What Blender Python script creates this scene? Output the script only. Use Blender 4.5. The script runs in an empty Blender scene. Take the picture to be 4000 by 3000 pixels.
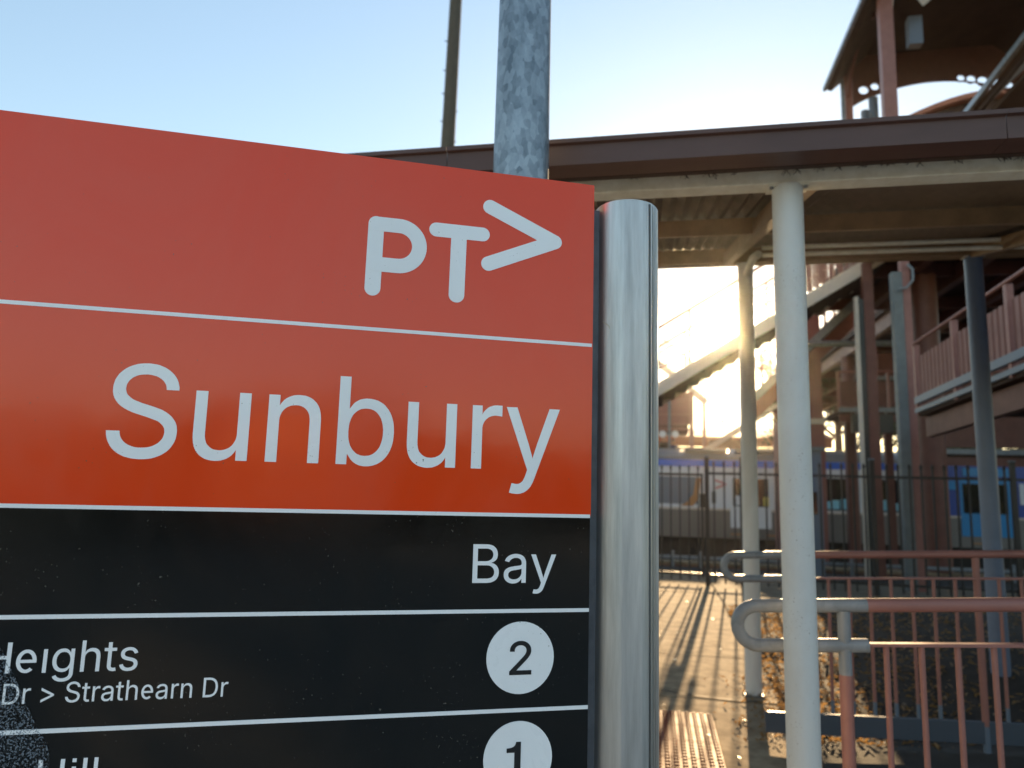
import bpy, bmesh, math, random
from mathutils import Vector, Matrix, noise, geometry
random.seed(7)
SC = bpy.context.scene
COL = SC.collection
R = math.radians

# ------------------------------------------------------------------ camera
EYE = 1.55
cam_d = bpy.data.cameras.new('camera'); cam = bpy.data.objects.new('camera', cam_d); COL.objects.link(cam)
cam_d.sensor_width = 36.0; cam_d.lens = 25.0; cam_d.clip_start = 0.05; cam_d.clip_end = 3000
cam.matrix_world = (Matrix.Translation((0, 0, EYE)) @ Matrix.Rotation(R(11.262), 4, 'Z')
                    @ Matrix.Rotation(R(90 + 8.196), 4, 'X') @ Matrix.Rotation(R(1.566), 4, 'Z'))
cam_d.dof.use_dof = True; cam_d.dof.focus_distance = 1.42; cam_d.dof.aperture_fstop = 3.4
SC.camera = cam

# ------------------------------------------------------------------ sky, sun, exposure
SUN_AZ, SUN_EL = R(6.3), R(12.2)          # azimuth from +Y towards +X
w = bpy.data.worlds.new('World'); SC.world = w; w.use_nodes = True
nt = w.node_tree; nt.nodes.clear()
sky = nt.nodes.new('ShaderNodeTexSky'); sky.sky_type = 'NISHITA'; sky.sun_disc = False
sky.sun_elevation = SUN_EL; sky.sun_rotation = SUN_AZ; sky.altitude = 200
sky.air_density = 1.25; sky.dust_density = 0.45; sky.ozone_density = 1.6
gam = nt.nodes.new('ShaderNodeGamma'); gam.inputs['Gamma'].default_value = 0.72
bg = nt.nodes.new('ShaderNodeBackground'); bg.inputs['Strength'].default_value = 0.125
out = nt.nodes.new('ShaderNodeOutputWorld')
nt.links.new(sky.outputs[0], gam.inputs['Color']); hs = nt.nodes.new('ShaderNodeHueSaturation'); hs.inputs['Saturation'].default_value = 1.12
nt.links.new(gam.outputs[0], hs.inputs['Color']); nt.links.new(hs.outputs[0], bg.inputs['Color']); nt.links.new(bg.outputs[0], out.inputs['Surface'])
sun_d = bpy.data.lights.new('sun', 'SUN'); sun_d.energy = 5.0; sun_d.angle = R(0.5); sun_d.color = (1.0, 0.69, 0.37)
sun = bpy.data.objects.new('sun', sun_d); COL.objects.link(sun)
sd_ = Vector((math.cos(SUN_EL) * math.sin(SUN_AZ), math.cos(SUN_EL) * math.cos(SUN_AZ), math.sin(SUN_EL)))
sun.rotation_euler = sd_.to_track_quat('Z', 'Y').to_euler(); sun.location = sd_ * 60
vs = SC.view_settings; vs.view_transform = 'Standard'; vs.look = 'None'; vs.gamma = 1.0; vs.use_curve_mapping = False
vs.exposure = 1.72
SC.cycles.use_denoising = True
SC.cycles.max_bounces = 8

# ------------------------------------------------------------------ materials
def mat(name, col, rough=0.5, metal=0.0, var=0.0, vscale=6.0, col2=None, bump=0.0, bscale=40.0, ior=1.5, coat=0.0, stretch=None, spec=None):
    m = bpy.data.materials.new(name); m.use_nodes = True
    n = m.node_tree.nodes; L = m.node_tree.links
    b = n['Principled BSDF']
    b.inputs['Base Color'].default_value = (*col, 1); b.inputs['Roughness'].default_value = rough
    b.inputs['Metallic'].default_value = metal; b.inputs['IOR'].default_value = ior
    if spec is not None: b.inputs['Specular IOR Level'].default_value = spec
    if coat: b.inputs['Coat Weight'].default_value = coat; b.inputs['Coat Roughness'].default_value = 0.06; b.inputs['Coat IOR'].default_value = 1.6
    if var or bump:
        tc = n.new('ShaderNodeTexCoord'); mp = n.new('ShaderNodeMapping')
        L.new(tc.outputs['Object'], mp.inputs['Vector'])
        if stretch: mp.inputs['Scale'].default_value = stretch
    if var:
        t = n.new('ShaderNodeTexNoise'); t.inputs['Scale'].default_value = vscale; t.inputs['Detail'].default_value = 6; t.inputs['Roughness'].default_value = 0.65
        L.new(mp.outputs[0], t.inputs['Vector'])
        r = n.new('ShaderNodeValToRGB'); r.color_ramp.elements[0].position = 0.35; r.color_ramp.elements[1].position = 0.68
        c2 = col2 if col2 else tuple(c * (1 - var) for c in col)
        r.color_ramp.elements[0].color = (*c2, 1); r.color_ramp.elements[1].color = (*col, 1)
        L.new(t.outputs['Fac'], r.inputs['Fac']); L.new(r.outputs['Color'], b.inputs['Base Color'])
        mr = n.new('ShaderNodeMapRange'); mr.inputs['To Min'].default_value = min(1, rough + 0.12); mr.inputs['To Max'].default_value = max(0.02, rough - 0.06)
        L.new(t.outputs['Fac'], mr.inputs['Value']); L.new(mr.outputs[0], b.inputs['Roughness'])
    if bump:
        t2 = n.new('ShaderNodeTexNoise'); t2.inputs['Scale'].default_value = bscale; t2.inputs['Detail'].default_value = 4
        L.new(mp.outputs[0], t2.inputs['Vector'])
        bu = n.new('ShaderNodeBump'); bu.inputs['Strength'].default_value = bump; bu.inputs['Distance'].default_value = 0.01
        L.new(t2.outputs['Fac'], bu.inputs['Height']); L.new(bu.outputs[0], b.inputs['Normal'])
    return m

def vinyl(name, col, rough=0.1, speck=0.72, speckcol=(0.12, 0.11, 0.09), ior=1.5, coat=0.6, film=0.05):
    """printed sign sheet: gloss, faint orange-peel, sparse dirt specks"""
    m = mat(name, col, rough=rough, ior=ior, coat=coat)
    n = m.node_tree.nodes; L = m.node_tree.links; b = n['Principled BSDF']
    tc = n.new('ShaderNodeTexCoord')
    t = n.new('ShaderNodeTexNoise'); t.inputs['Scale'].default_value = 170; t.inputs['Detail'].default_value = 3
    g = n.new('ShaderNodeTexNoise'); g.inputs['Scale'].default_value = 9; g.inputs['Detail'].default_value = 4
    L.new(tc.outputs['Object'], t.inputs['Vector']); L.new(tc.outputs['Object'], g.inputs['Vector'])
    a = n.new('ShaderNodeMath'); a.operation = 'MULTIPLY_ADD'; a.inputs[1].default_value = 0.35; L.new(g.outputs['Fac'], a.inputs[0]); L.new(t.outputs['Fac'], a.inputs[2])
    r = n.new('ShaderNodeValToRGB'); r.color_ramp.elements[0].position = speck + 0.185; r.color_ramp.elements[1].position = speck + 0.235
    r.color_ramp.elements[0].color = (0, 0, 0, 1); r.color_ramp.elements[1].color = (1, 1, 1, 1); L.new(a.outputs[0], r.inputs['Fac'])
    mx = n.new('ShaderNodeMix'); mx.data_type = 'RGBA'; mx.inputs[6].default_value = (*col, 1); mx.inputs[7].default_value = (*speckcol, 1)
    L.new(r.outputs['Color'], mx.inputs[0])
    fm_ = n.new('ShaderNodeMapping'); fm_.inputs['Scale'].default_value = (1.0, 1.0, 0.55); L.new(tc.outputs['Object'], fm_.inputs[0])
    fd = n.new('ShaderNodeTexNoise'); fd.inputs['Scale'].default_value = 3.2; fd.inputs['Detail'].default_value = 7; fd.inputs['Roughness'].default_value = 0.62; fd.inputs['Distortion'].default_value = 0.8
    L.new(fm_.outputs[0], fd.inputs['Vector'])
    fr = n.new('ShaderNodeMapRange'); fr.inputs['From Min'].default_value = 0.42; fr.inputs['From Max'].default_value = 0.75; fr.inputs['To Min'].default_value = 0.0; fr.inputs['To Max'].default_value = film
    L.new(fd.outputs['Fac'], fr.inputs['Value'])
    m2 = n.new('ShaderNodeMix'); m2.data_type = 'RGBA'; m2.inputs[7].default_value = (0.42, 0.36, 0.30, 1); L.new(fr.outputs[0], m2.inputs[0]); L.new(mx.outputs[2], m2.inputs[6])
    L.new(m2.outputs[2], b.inputs['Base Color'])
    rr0 = n.new('ShaderNodeMapRange'); rr0.inputs['From Min'].default_value = 0.35; rr0.inputs['From Max'].default_value = 0.7; rr0.inputs['To Min'].default_value = rough*0.8; rr0.inputs['To Max'].default_value = rough*2.2
    L.new(fd.outputs['Fac'], rr0.inputs['Value']); L.new(rr0.outputs[0], b.inputs['Roughness'])
    o = n.new('ShaderNodeTexNoise'); o.inputs['Scale'].default_value = 26; o.inputs['Detail'].default_value = 2; L.new(tc.outputs['Object'], o.inputs['Vector'])
    bu = n.new('ShaderNodeBump'); bu.inputs['Strength'].default_value = 0.035; bu.inputs['Distance'].default_value = 0.004; L.new(o.outputs['Fac'], bu.inputs['Height'])
    L.new(bu.outputs[0], b.inputs['Normal']); L.new(bu.outputs[0], b.inputs['Coat Normal'])
    return m

def galv_mat(name, dark, light, scale=22, rough=0.42, metal=0.75):
    m = mat(name, light, rough=rough, metal=metal)
    n = m.node_tree.nodes; L = m.node_tree.links; b = n['Principled BSDF']
    tc = n.new('ShaderNodeTexCoord'); mp = n.new('ShaderNodeMapping'); mp.inputs['Scale'].default_value = (1, 1, 0.55); L.new(tc.outputs['Object'], mp.inputs[0])
    nz = n.new('ShaderNodeTexNoise'); nz.inputs['Scale'].default_value = 9; nz.inputs['Detail'].default_value = 5; L.new(mp.outputs[0], nz.inputs['Vector'])
    mxv = n.new('ShaderNodeMix'); mxv.data_type = 'VECTOR'; mxv.inputs[0].default_value = 0.05; L.new(mp.outputs[0], mxv.inputs[4]); L.new(nz.outputs['Color'], mxv.inputs[5])
    v = n.new('ShaderNodeTexVoronoi'); v.inputs['Scale'].default_value = scale; L.new(mxv.outputs[1], v.inputs['Vector'])
    ad = n.new('ShaderNodeMath'); ad.operation = 'MULTIPLY_ADD'; ad.inputs[1].default_value = 0.45; L.new(v.outputs['Color'], ad.inputs[0]); 
    n2 = n.new('ShaderNodeTexNoise'); n2.inputs['Scale'].default_value = 14; n2.inputs['Detail'].default_value = 7; n2.inputs['Roughness'].default_value = .7; L.new(mp.outputs[0], n2.inputs['Vector'])
    L.new(n2.outputs['Fac'], ad.inputs[2])
    r = n.new('ShaderNodeValToRGB'); r.color_ramp.elements[0].position = 0.45; r.color_ramp.elements[1].position = 0.95
    r.color_ramp.elements[0].color = (*dark, 1); r.color_ramp.elements[1].color = (*light, 1)
    L.new(ad.outputs[0], r.inputs['Fac']); L.new(r.outputs['Color'], b.inputs['Base Color'])
    return m

M = {}
M['red'] = vinyl('sign_red_vinyl', (0.82, 0.058, 0.009), rough=0.10, coat=0.12, ior=1.45)
M['black'] = vinyl('sign_black_vinyl', (0.0045, 0.0048, 0.0046), rough=0.12, speck=0.70, coat=0.04, ior=1.38, film=0.008)
M['white'] = vinyl('sign_white_vinyl', (0.91, 0.92, 0.93), rough=0.2, speckcol=(0.2, 0.2, 0.15), coat=0.2, film=0.12)
M['numeral'] = mat('sign_numeral_black', (0.011, 0.011, 0.011), rough=0.25)
M['channel'] = mat('grey_channel', (0.11, 0.12, 0.14), rough=0.45, metal=0.3, var=0.25, vscale=30)
M['alu'] = mat('brushed_aluminium', (0.62, 0.625, 0.62), rough=0.42, metal=1.0, var=0.34, vscale=22, stretch=(1.6, 1.6, 0.12), bump=0.06, bscale=70)
M['galv'] = galv_mat('galvanised_steel', (0.14, 0.175, 0.205), (0.36, 0.41, 0.45), scale=62, rough=0.45)
M['galvrail'] = galv_mat('grey_rail_paint', (0.16, 0.175, 0.19), (0.225, 0.24, 0.255), scale=30, rough=0.4, metal=0.0)
M['timber'] = mat('weathered_timber', (0.13, 0.115, 0.09), rough=0.9, var=0.5, vscale=20, stretch=(6, 6, 0.3), bump=0.5, bscale=30)
M['brown'] = mat('brown_gutter', (0.105, 0.048, 0.036), rough=0.42, var=0.3, vscale=5, stretch=(0.3, 1, 1))
M['darkbrown'] = mat('dark_fascia', (0.055, 0.028, 0.018), rough=0.6, var=0.3, vscale=7)
M['cream'] = vinyl('cream_paint', (0.63, 0.63, 0.61), rough=0.3, speck=0.70, speckcol=(0.16, 0.10, 0.06), coat=0.0, film=0.35)
M['beamcream'] = mat('cream_beam', (0.74, 0.71, 0.60), rough=0.5, var=0.2, vscale=16, col2=(0.60, 0.56, 0.44))
M['purlin'] = mat('tan_purlin', (0.27, 0.165, 0.08), rough=0.5, var=0.3, vscale=8)
M['roof'] = mat('zinc_roof', (0.17, 0.125, 0.085), rough=0.55, metal=0.2, var=0.3, vscale=5)
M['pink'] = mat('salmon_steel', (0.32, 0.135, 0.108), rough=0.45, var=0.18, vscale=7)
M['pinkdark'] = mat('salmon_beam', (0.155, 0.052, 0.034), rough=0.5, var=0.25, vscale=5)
M['pinkpanel'] = mat('salmon_sheet', (0.235, 0.09, 0.07), rough=0.5, var=0.15, vscale=4)
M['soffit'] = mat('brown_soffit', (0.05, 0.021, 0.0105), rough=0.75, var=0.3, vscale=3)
M['stringer'] = mat('beige_stringer', (0.60, 0.51, 0.42), rough=0.5, var=0.15, vscale=4)
M['grey'] = mat('grey_steel', (0.165, 0.178, 0.178), rough=0.5, metal=0.2, var=0.2, vscale=8)
M['fence'] = mat('black_fence_paint', (0.020, 0.017, 0.015), rough=0.4)
M['concrete'] = mat('concrete_slab', (0.34, 0.265, 0.175), spec=0.1, rough=0.9, var=0.3, vscale=5.5, col2=(0.17, 0.125, 0.08), bump=0.25, bscale=90)
M['paleconcrete'] = mat('pale_concrete', (0.52, 0.50, 0.46), spec=0.1, rough=0.9, var=0.2, vscale=2)
M['greypath'] = mat('grey_path', (0.20, 0.165, 0.12), spec=0.1, rough=0.9, var=0.3, vscale=3)
M['asphalt'] = mat('asphalt', (0.06, 0.057, 0.054), spec=0.2, rough=0.88, var=0.35, vscale=3, bump=0.4, bscale=120)
M['ballast'] = mat('ballast', (0.10, 0.085, 0.07), rough=0.95, var=0.6, vscale=8, bump=0.8, bscale=25)
M['mulch'] = mat('mulch_soil', (0.032, 0.021, 0.013), rough=0.95, var=0.6, vscale=14, bump=0.9, bscale=60)
M['leaf'] = mat('dry_leaf', (0.25, 0.145, 0.055), rough=0.35, var=0.5, vscale=3)
_n = M['leaf'].node_tree; _tr = _n.nodes.new('ShaderNodeBsdfTranslucent'); _tr.inputs[0].default_value = (0.36, 0.21, 0.075, 1)
_mx = _n.nodes.new('ShaderNodeMixShader'); _mx.inputs[0].default_value = 0.45
_n.links.new(_n.nodes['Principled BSDF'].outputs[0], _mx.inputs[1]); _n.links.new(_tr.outputs[0], _mx.inputs[2]); _n.links.new(_mx.outputs[0], _n.nodes['Material Output'].inputs[0])
M['leafpale'] = mat('pale_dry_leaf', (0.55, 0.46, 0.30), rough=0.4, var=0.3, vscale=20)
M['tactile'] = mat('terracotta_tactile', (0.22, 0.062, 0.034), spec=0.08, rough=0.6, var=0.25, vscale=9)
M['blueband'] = mat('train_blue', (0.03, 0.13, 0.58), rough=0.3, coat=0.3)
M['bluedeep'] = mat('train_deep_blue', (0.012, 0.055, 0.30), rough=0.3)
M['cyan'] = mat('train_cyan', (0.01, 0.22, 0.50), rough=0.3)
M['trainsilver'] = mat('train_stainless', (0.56, 0.555, 0.55), rough=0.35, metal=0.55, var=0.12, vscale=2, stretch=(0.2, 1, 4))
M['trainskirt'] = mat('train_dark_steel', (0.17, 0.16, 0.155), rough=0.4, metal=0.4)
M['reflectblue'] = mat('pale_blue_reflection', (0.20, 0.50, 0.62), rough=0.6)  # paint for the blue reflection in the train windows
M['trainwhite'] = mat('train_white', (0.62, 0.64, 0.66), rough=0.35)
M['trainroof'] = mat('train_roof', (0.17, 0.155, 0.14), rough=0.45)
M['dark'] = mat('underframe_dark', (0.022, 0.017, 0.013), rough=0.8)
M['window'] = mat('dark_glass', (0.012, 0.014, 0.016), rough=0.06, ior=1.52)
M['rubber'] = mat('door_rubber', (0.02, 0.02, 0.02), rough=0.6)
M['orange'] = mat('orange_print', (0.36, 0.16, 0.05), rough=0.4)
M['yellow'] = mat('yellow_print', (0.62, 0.50, 0.10), rough=0.4)
M['logo'] = mat('logo_red', (0.50, 0.03, 0.02), rough=0.4)
M['terraroof'] = mat('orange_roof', (0.42, 0.15, 0.075), rough=0.6, var=0.25, vscale=3)
M['brick'] = mat('brown_brick', (0.22, 0.11, 0.07), rough=0.85, var=0.35, vscale=10)
M['bluegrey'] = mat('blue_grey_paint', (0.12, 0.155, 0.20), rough=0.4)
M['slateblue'] = mat('slate_blue_paint', (0.12, 0.165, 0.25), rough=0.4, var=0.15, vscale=6)
M['platepaint'] = mat('dark_slate_paint', (0.052, 0.068, 0.09), rough=0.5)
M['foliage'] = mat('gum_foliage', (0.085, 0.10, 0.035), rough=0.6, var=0.5, vscale=0.8)
M['foliageback'] = mat('street_foliage', (0.06, 0.085, 0.03), rough=0.7, var=0.5, vscale=0.5)
M['bark'] = mat('bark', (0.17, 0.115, 0.075), rough=0.9, var=0.4, vscale=4, stretch=(3, 3, 0.4))
M['skin'] = mat('skin', (0.42, 0.25, 0.18), rough=0.5)
M['hair'] = mat('dark_hair', (0.02, 0.014, 0.01), rough=0.5)
M['navy'] = mat('blue_jacket', (0.035, 0.045, 0.16), rough=0.8)
M['charcoal'] = mat('charcoal_coat', (0.06, 0.055, 0.055), rough=0.85)
M['screen'] = mat('dark_cabinet', (0.03, 0.03, 0.026), rough=0.4)

# ------------------------------------------------------------------ mesh helpers
class MB:
    def __init__(s): s.v = []; s.f = []
    def add(s, vs_, fs):
        o = len(s.v); s.v += [tuple(p) for p in vs_]; s.f += [tuple(o + i for i in f) for f in fs]; return s
    def box(s, x0, x1, y0, y1, z0, z1):
        return s.add([(x0,y0,z0),(x1,y0,z0),(x1,y1,z0),(x0,y1,z0),(x0,y0,z1),(x1,y0,z1),(x1,y1,z1),(x0,y1,z1)],
                     [(0,3,2,1),(4,5,6,7),(0,1,5,4),(1,2,6,5),(2,3,7,6),(3,0,4,7)])
    def bar(s, a, b, wd, hd, up=(0,0,1)):
        a, b = Vector(a), Vector(b); d = (b - a).normalized(); up = Vector(up)
        sx = d.cross(up); sx = sx.normalized() if sx.length > 1e-6 else Vector((1,0,0)); sz = sx.cross(d)
        c = []
        for p in (a, b):
            for i, j in ((-1,-1),(1,-1),(1,1),(-1,1)): c.append(p + sx*(i*wd/2) + sz*(j*hd/2))
        return s.add(c, [(0,1,2,3),(7,6,5,4),(0,4,5,1),(1,5,6,2),(2,6,7,3),(3,7,4,0)])
    def tube(s, pts, r, n=14, cap=True):
        pts = [Vector(p) for p in pts]; rs = r if isinstance(r, (list, tuple)) else [r]*len(pts)
        base = len(s.v); prev = None
        for k, p in enumerate(pts):
            if k == 0: t = pts[1]-p
            elif k == len(pts)-1: t = p-pts[k-1]
            else: t = (pts[k+1]-p).normalized() + (p-pts[k-1]).normalized()
            t.normalize()
            if prev is None:
                a = Vector((0,0,1)) if abs(t.z) < 0.9 else Vector((1,0,0)); u = t.cross(a).normalized()
            else: u = (prev - t*prev.dot(t)).normalized()
            prev = u; v = t.cross(u)
            for i in range(n):
                an = 2*math.pi*i/n; s.v.append(tuple(p + (u*math.cos(an)+v*math.sin(an))*rs[k]))
        for k in range(len(pts)-1):
            for i in range(n):
                a = base+k*n+i; b = base+k*n+(i+1)%n; s.f.append((a, b, b+n, a+n))
        if cap:
            s.f.append(tuple(base+i for i in range(n))[::-1]); e = base+(len(pts)-1)*n; s.f.append(tuple(e+i for i in range(n)))
        return s
    def prism(s, poly, axis, a, b):
        """extrude a 2D polygon along an axis: 'y' -> poly is (x,z); 'x' -> (y,z); 'z' -> (x,y)"""
        def P(p, t): return (p[0], t, p[1]) if axis == 'y' else ((t, p[0], p[1]) if axis == 'x' else (p[0], p[1], t))
        n = len(poly); o = len(s.v)
        s.v += [P(p, a) for p in poly] + [P(p, b) for p in poly]
        s.f += [tuple(o+i for i in range(n)), tuple(o+n+i for i in range(n))[::-1]]
        s.f += [(o+i, o+n+i, o+n+(i+1) % n, o+(i+1) % n) for i in range(n)]
        return s
    def build(s, name, m, parent=None, smooth=False, bevel=0.0, loc=None, world=True):
        me = bpy.data.meshes.new(name); me.from_pydata(s.v, [], s.f); me.update()
        bm = bmesh.new(); bm.from_mesh(me); bmesh.ops.recalc_face_normals(bm, faces=bm.faces)
        if bevel: bmesh.ops.bevel(bm, geom=[e for e in bm.edges if e.calc_face_angle(0) > 0.5], offset=bevel, segments=2, profile=0.5, affect='EDGES')
        bm.to_mesh(me); bm.free()
        if smooth:
            for p in me.polygons: p.use_smooth = True
            try: me.set_sharp_from_angle(angle=R(38))
            except Exception: pass
        me.materials.append(M[m] if isinstance(m, str) else m)
        return link(name, me, parent, world)
def link(name, me, parent=None, world=True):
    o = bpy.data.objects.new(name, me); COL.objects.link(o)
    if parent is not None:
        o.parent = parent
        if world and parent.type == 'EMPTY':
            o.matrix_parent_inverse = Matrix.LocRotScale(parent.location, parent.rotation_euler, parent.scale).inverted()
    return o
def tag(o, label, cat, group=None, kind=None):
    if label: o['label'] = label
    if cat: o['category'] = cat
    if group: o['group'] = group
    if kind: o['kind'] = kind
    return o
def thing(name, loc, label, cat, group=None, rz=0):
    e = bpy.data.objects.new(name, None); e.empty_display_size = 0.1; COL.objects.link(e)
    e.location = loc; e.rotation_euler = (0, 0, rz); return tag(e, label, cat, group)
def struct(o): o['kind'] = 'structure'; return o
def shared(name, me, parent, loc, rz=0, sc=None):
    """a repeat of an alike piece that shares its mesh (parent is an Empty without rotation)"""
    o = bpy.data.objects.new(name, me); COL.objects.link(o); o.parent = parent
    o.location = Vector(loc) - parent.location; o.rotation_euler = (0, 0, rz)
    if sc: o.scale = sc
    return o
def disc(cx, cz, r, n=48): return [(cx + r*math.cos(2*math.pi*i/n), cz + r*math.sin(2*math.pi*i/n)) for i in range(n)]

# ------------------------------------------------------------------ the ground
struct(MB().box(-120, 120, -120, 16.2, -1.4, -0.012).build('ground', 'asphalt'))
struct(MB().box(-24, 24, -14, 2.98, -.1, -.004).build('forecourt', 'paleconcrete'))
struct(MB().box(-120, 120, 16.2, 175, -1.6, -1.15).build('track_bed', 'ballast'))
path = struct(MB().box(-1.62, 0.98, 3.2, 14.2, -0.30, -0.008).build('concrete_path', 'asphalt'))
ys_ = [3.22, 4.36, 5.84, 7.3, 8.72, 10.2, 11.7, 13.0, 14.18]
for i in range(len(ys_) - 1):
    for (x0, x1) in ((-1.6, -0.335), (-0.325, 0.96)):
        MB().box(x0, x1, ys_[i] + 0.005, ys_[i+1] - 0.005, -0.10, random.uniform(-0.002, 0.003)).build('slab', 'concrete', path, bevel=0.004, world=False)
# ramp path between the two handrails, rising gently to the right
rp = MB(); rp.add([(0.98, 3.0, 0.0), (9, 3.0, .40), (9, 5.15, .40), (0.98, 5.15, 0.0), (0.98, 3.0, -.2), (9, 3.0, -.2), (9, 5.15, -.2), (0.98, 5.15, -.2)],
                 [(0,1,2,3),(0,4,5,1),(1,5,6,2),(2,6,7,3),(3,7,4,0)])
struct(rp.build('ramp_path', 'asphalt'))
far = MB().box(1.0, 9.5, 10.6, 14.15, -0.2, 0.004); struct(far.build('fence_path', 'greypath'))
def bed_h(x, y):
    fx = min(1, max(0, (x - 1.25) / 1.3)); fy = math.sin(math.pi * min(1, max(0, (y - 5.15) / 5.3))) ** 0.7
    return 0.012 + 0.44 * fx * fx * (3 - 2*fx) * fy + 0.03 * noise.noise(Vector((x*2.3, y*2.3, 0))) * min(1, max(0, (y-5.2)*2))
g = MB(); NX, NY = 70, 60; X0, X1, Y0, Y1 = 0.985, 8.5, 5.16, 10.58
for j in range(NY+1):
    for i in range(NX+1):
        x = X0 + (X1-X0)*i/NX; y = Y0 + (Y1-Y0)*j/NY; g.v.append((x, y, bed_h(x, y)))
for j in range(NY):
    for i in range(NX): a = j*(NX+1)+i; g.f.append((a, a+1, a+NX+2, a+NX+1))
struct(g.build('garden_bed', 'mulch', smooth=True))
# leaf litter over the bed and its edge
lf = MB()
def leaf_geo(mb, x, y, z, s, rng):
    a = rng.uniform(0, 6.28); t = rng.uniform(-0.7, 0.7); t2 = rng.uniform(-0.6, 0.6)
    u = Vector((math.cos(a), math.sin(a), t)).normalized(); v = Vector((-math.sin(a), math.cos(a), t2)).normalized()
    p = Vector((x, y, z)); c = rng.uniform(.1, .35)
    mb.add([p - u*s, p - u*s*.2 + v*s*.42 + Vector((0,0,c*s)), p + u*s, p - v*s*.42 + Vector((0,0,c*s)), p + Vector((0,0,-.1*s))], [(0,4,1),(1,4,2),(2,4,3),(3,4,0)])
rng = random.Random(3)
for _ in range(5200):
    x = 0.95 + abs(rng.gauss(0, 1.0)) if rng.random() < .65 else rng.uniform(.95, 7); y = rng.uniform(5.0, 10.4)
    if x > 8.3: continue
    leaf_geo(lf, x, y, bed_h(x, y) + rng.uniform(0.005, 0.035), rng.uniform(.014, .036), rng)
for _ in range(420):
    x = rng.gauss(0.9, 0.16); y = rng.uniform(4.9, 6.6)
    leaf_geo(lf, x, y, 0.012 + rng.uniform(0, 0.02), rng.uniform(.012, .028), rng)
tag(lf.build('leaf_litter', 'leaf'), 'dry brown leaf litter covering the mulch bed behind the handrail', 'leaf litter', kind='stuff')
# a few leaves lying apart on the path
lm = MB(); lm.add([(-.03,0,.004),(-.012,.010,.010),(.012,.010,.012),(.034,.002,.006),(.012,-.009,.012),(-.012,-.010,.008)], [(0,1,5),(1,2,4,5),(2,3,4)])
lmesh = None
for i, (x, y) in enumerate([(.35,4.98),(.50,4.62),(.09,5.55),(.20,7.0),(.33,6.35),(.62,5.35),(.28,8.3),(.72,9.3),(-.08,9.9),(.47,10.6),(.12,11.3),(.85,5.05),(.9,4.55),(.18,6.05),(.66,7.6),(.05,8.1)]):
    if lmesh is None: o = lm.build('fallen_leaf', 'leafpale'); lmesh = o.data
    else: o = link('fallen_leaf', lmesh)
    o.location = (x, y, .006); o.rotation_euler = (0.1*(i % 3), .12, i*1.7); s = .7 + .2*(i % 4); o.scale = (s, s, s)
    tag(o, 'small pale dry leaf lying alone on the sunlit concrete path', 'leaf', 'leaves scattered on the path')
# cracks / tar line across the path
tl = MB()
pts = [(-.35, 6.02), (0.08, 5.98), (.2, 5.93), (.33, 5.9), (.45, 5.88), (.62, 5.86), (.95, 5.9)]
for a, b in zip(pts, pts[1:]): tl.add([(a[0],a[1]-.012,.006),(b[0],b[1]-.014,.006),(b[0],b[1]+.012,.006),(a[0],a[1]+.01,.006)], [(0,1,2,3)])
tl.build('joint_sealant', 'dark', path, world=False)

# tactile paving with raised studs
tp = thing('tactile_paving', (0.12, 4.9, 0), 'terracotta tactile warning pad with raised round studs on the path', 'tactile paving')
PX0, PX1, PY0, PY1 = -0.19, 0.41, 4.24, 5.44
for k in range(4):
    y0 = PY0 + k*.3; 
    for q in range(2): MB().box(PX0 + q*.3 + .002, PX0 + q*.3 + .298, y0+.002, y0+.298, -.02, .009).build('tile', 'tactile', tp, bevel=.002)
sm = MB(); n = 10
ring = lambda r, z: [(r*math.cos(2*math.pi*i/n), r*math.sin(2*math.pi*i/n), z) for i in range(n)]
sm.add(ring(.0165, 0) + ring(.0150, .004) + ring(.0110, .008), [(i, (i+1) % n, n+(i+1) % n, n+i) for i in range(n)] + [(n+i, n+(i+1) % n, 2*n+(i+1) % n, 2*n+i) for i in range(n)] + [tuple(range(2*n, 3*n))])
stud0 = sm.build('stud', 'tactile', tp, smooth=True); sme = stud0.data
first = True
for i in range(12):
    for j in range(24):
        p = (PX0 + .025 + .05*i, PY0 + .025 + .05*j, .0085)
        if first: bpy.data.objects.remove(stud0); first = False
        shared('stud', sme, tp, p)

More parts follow.
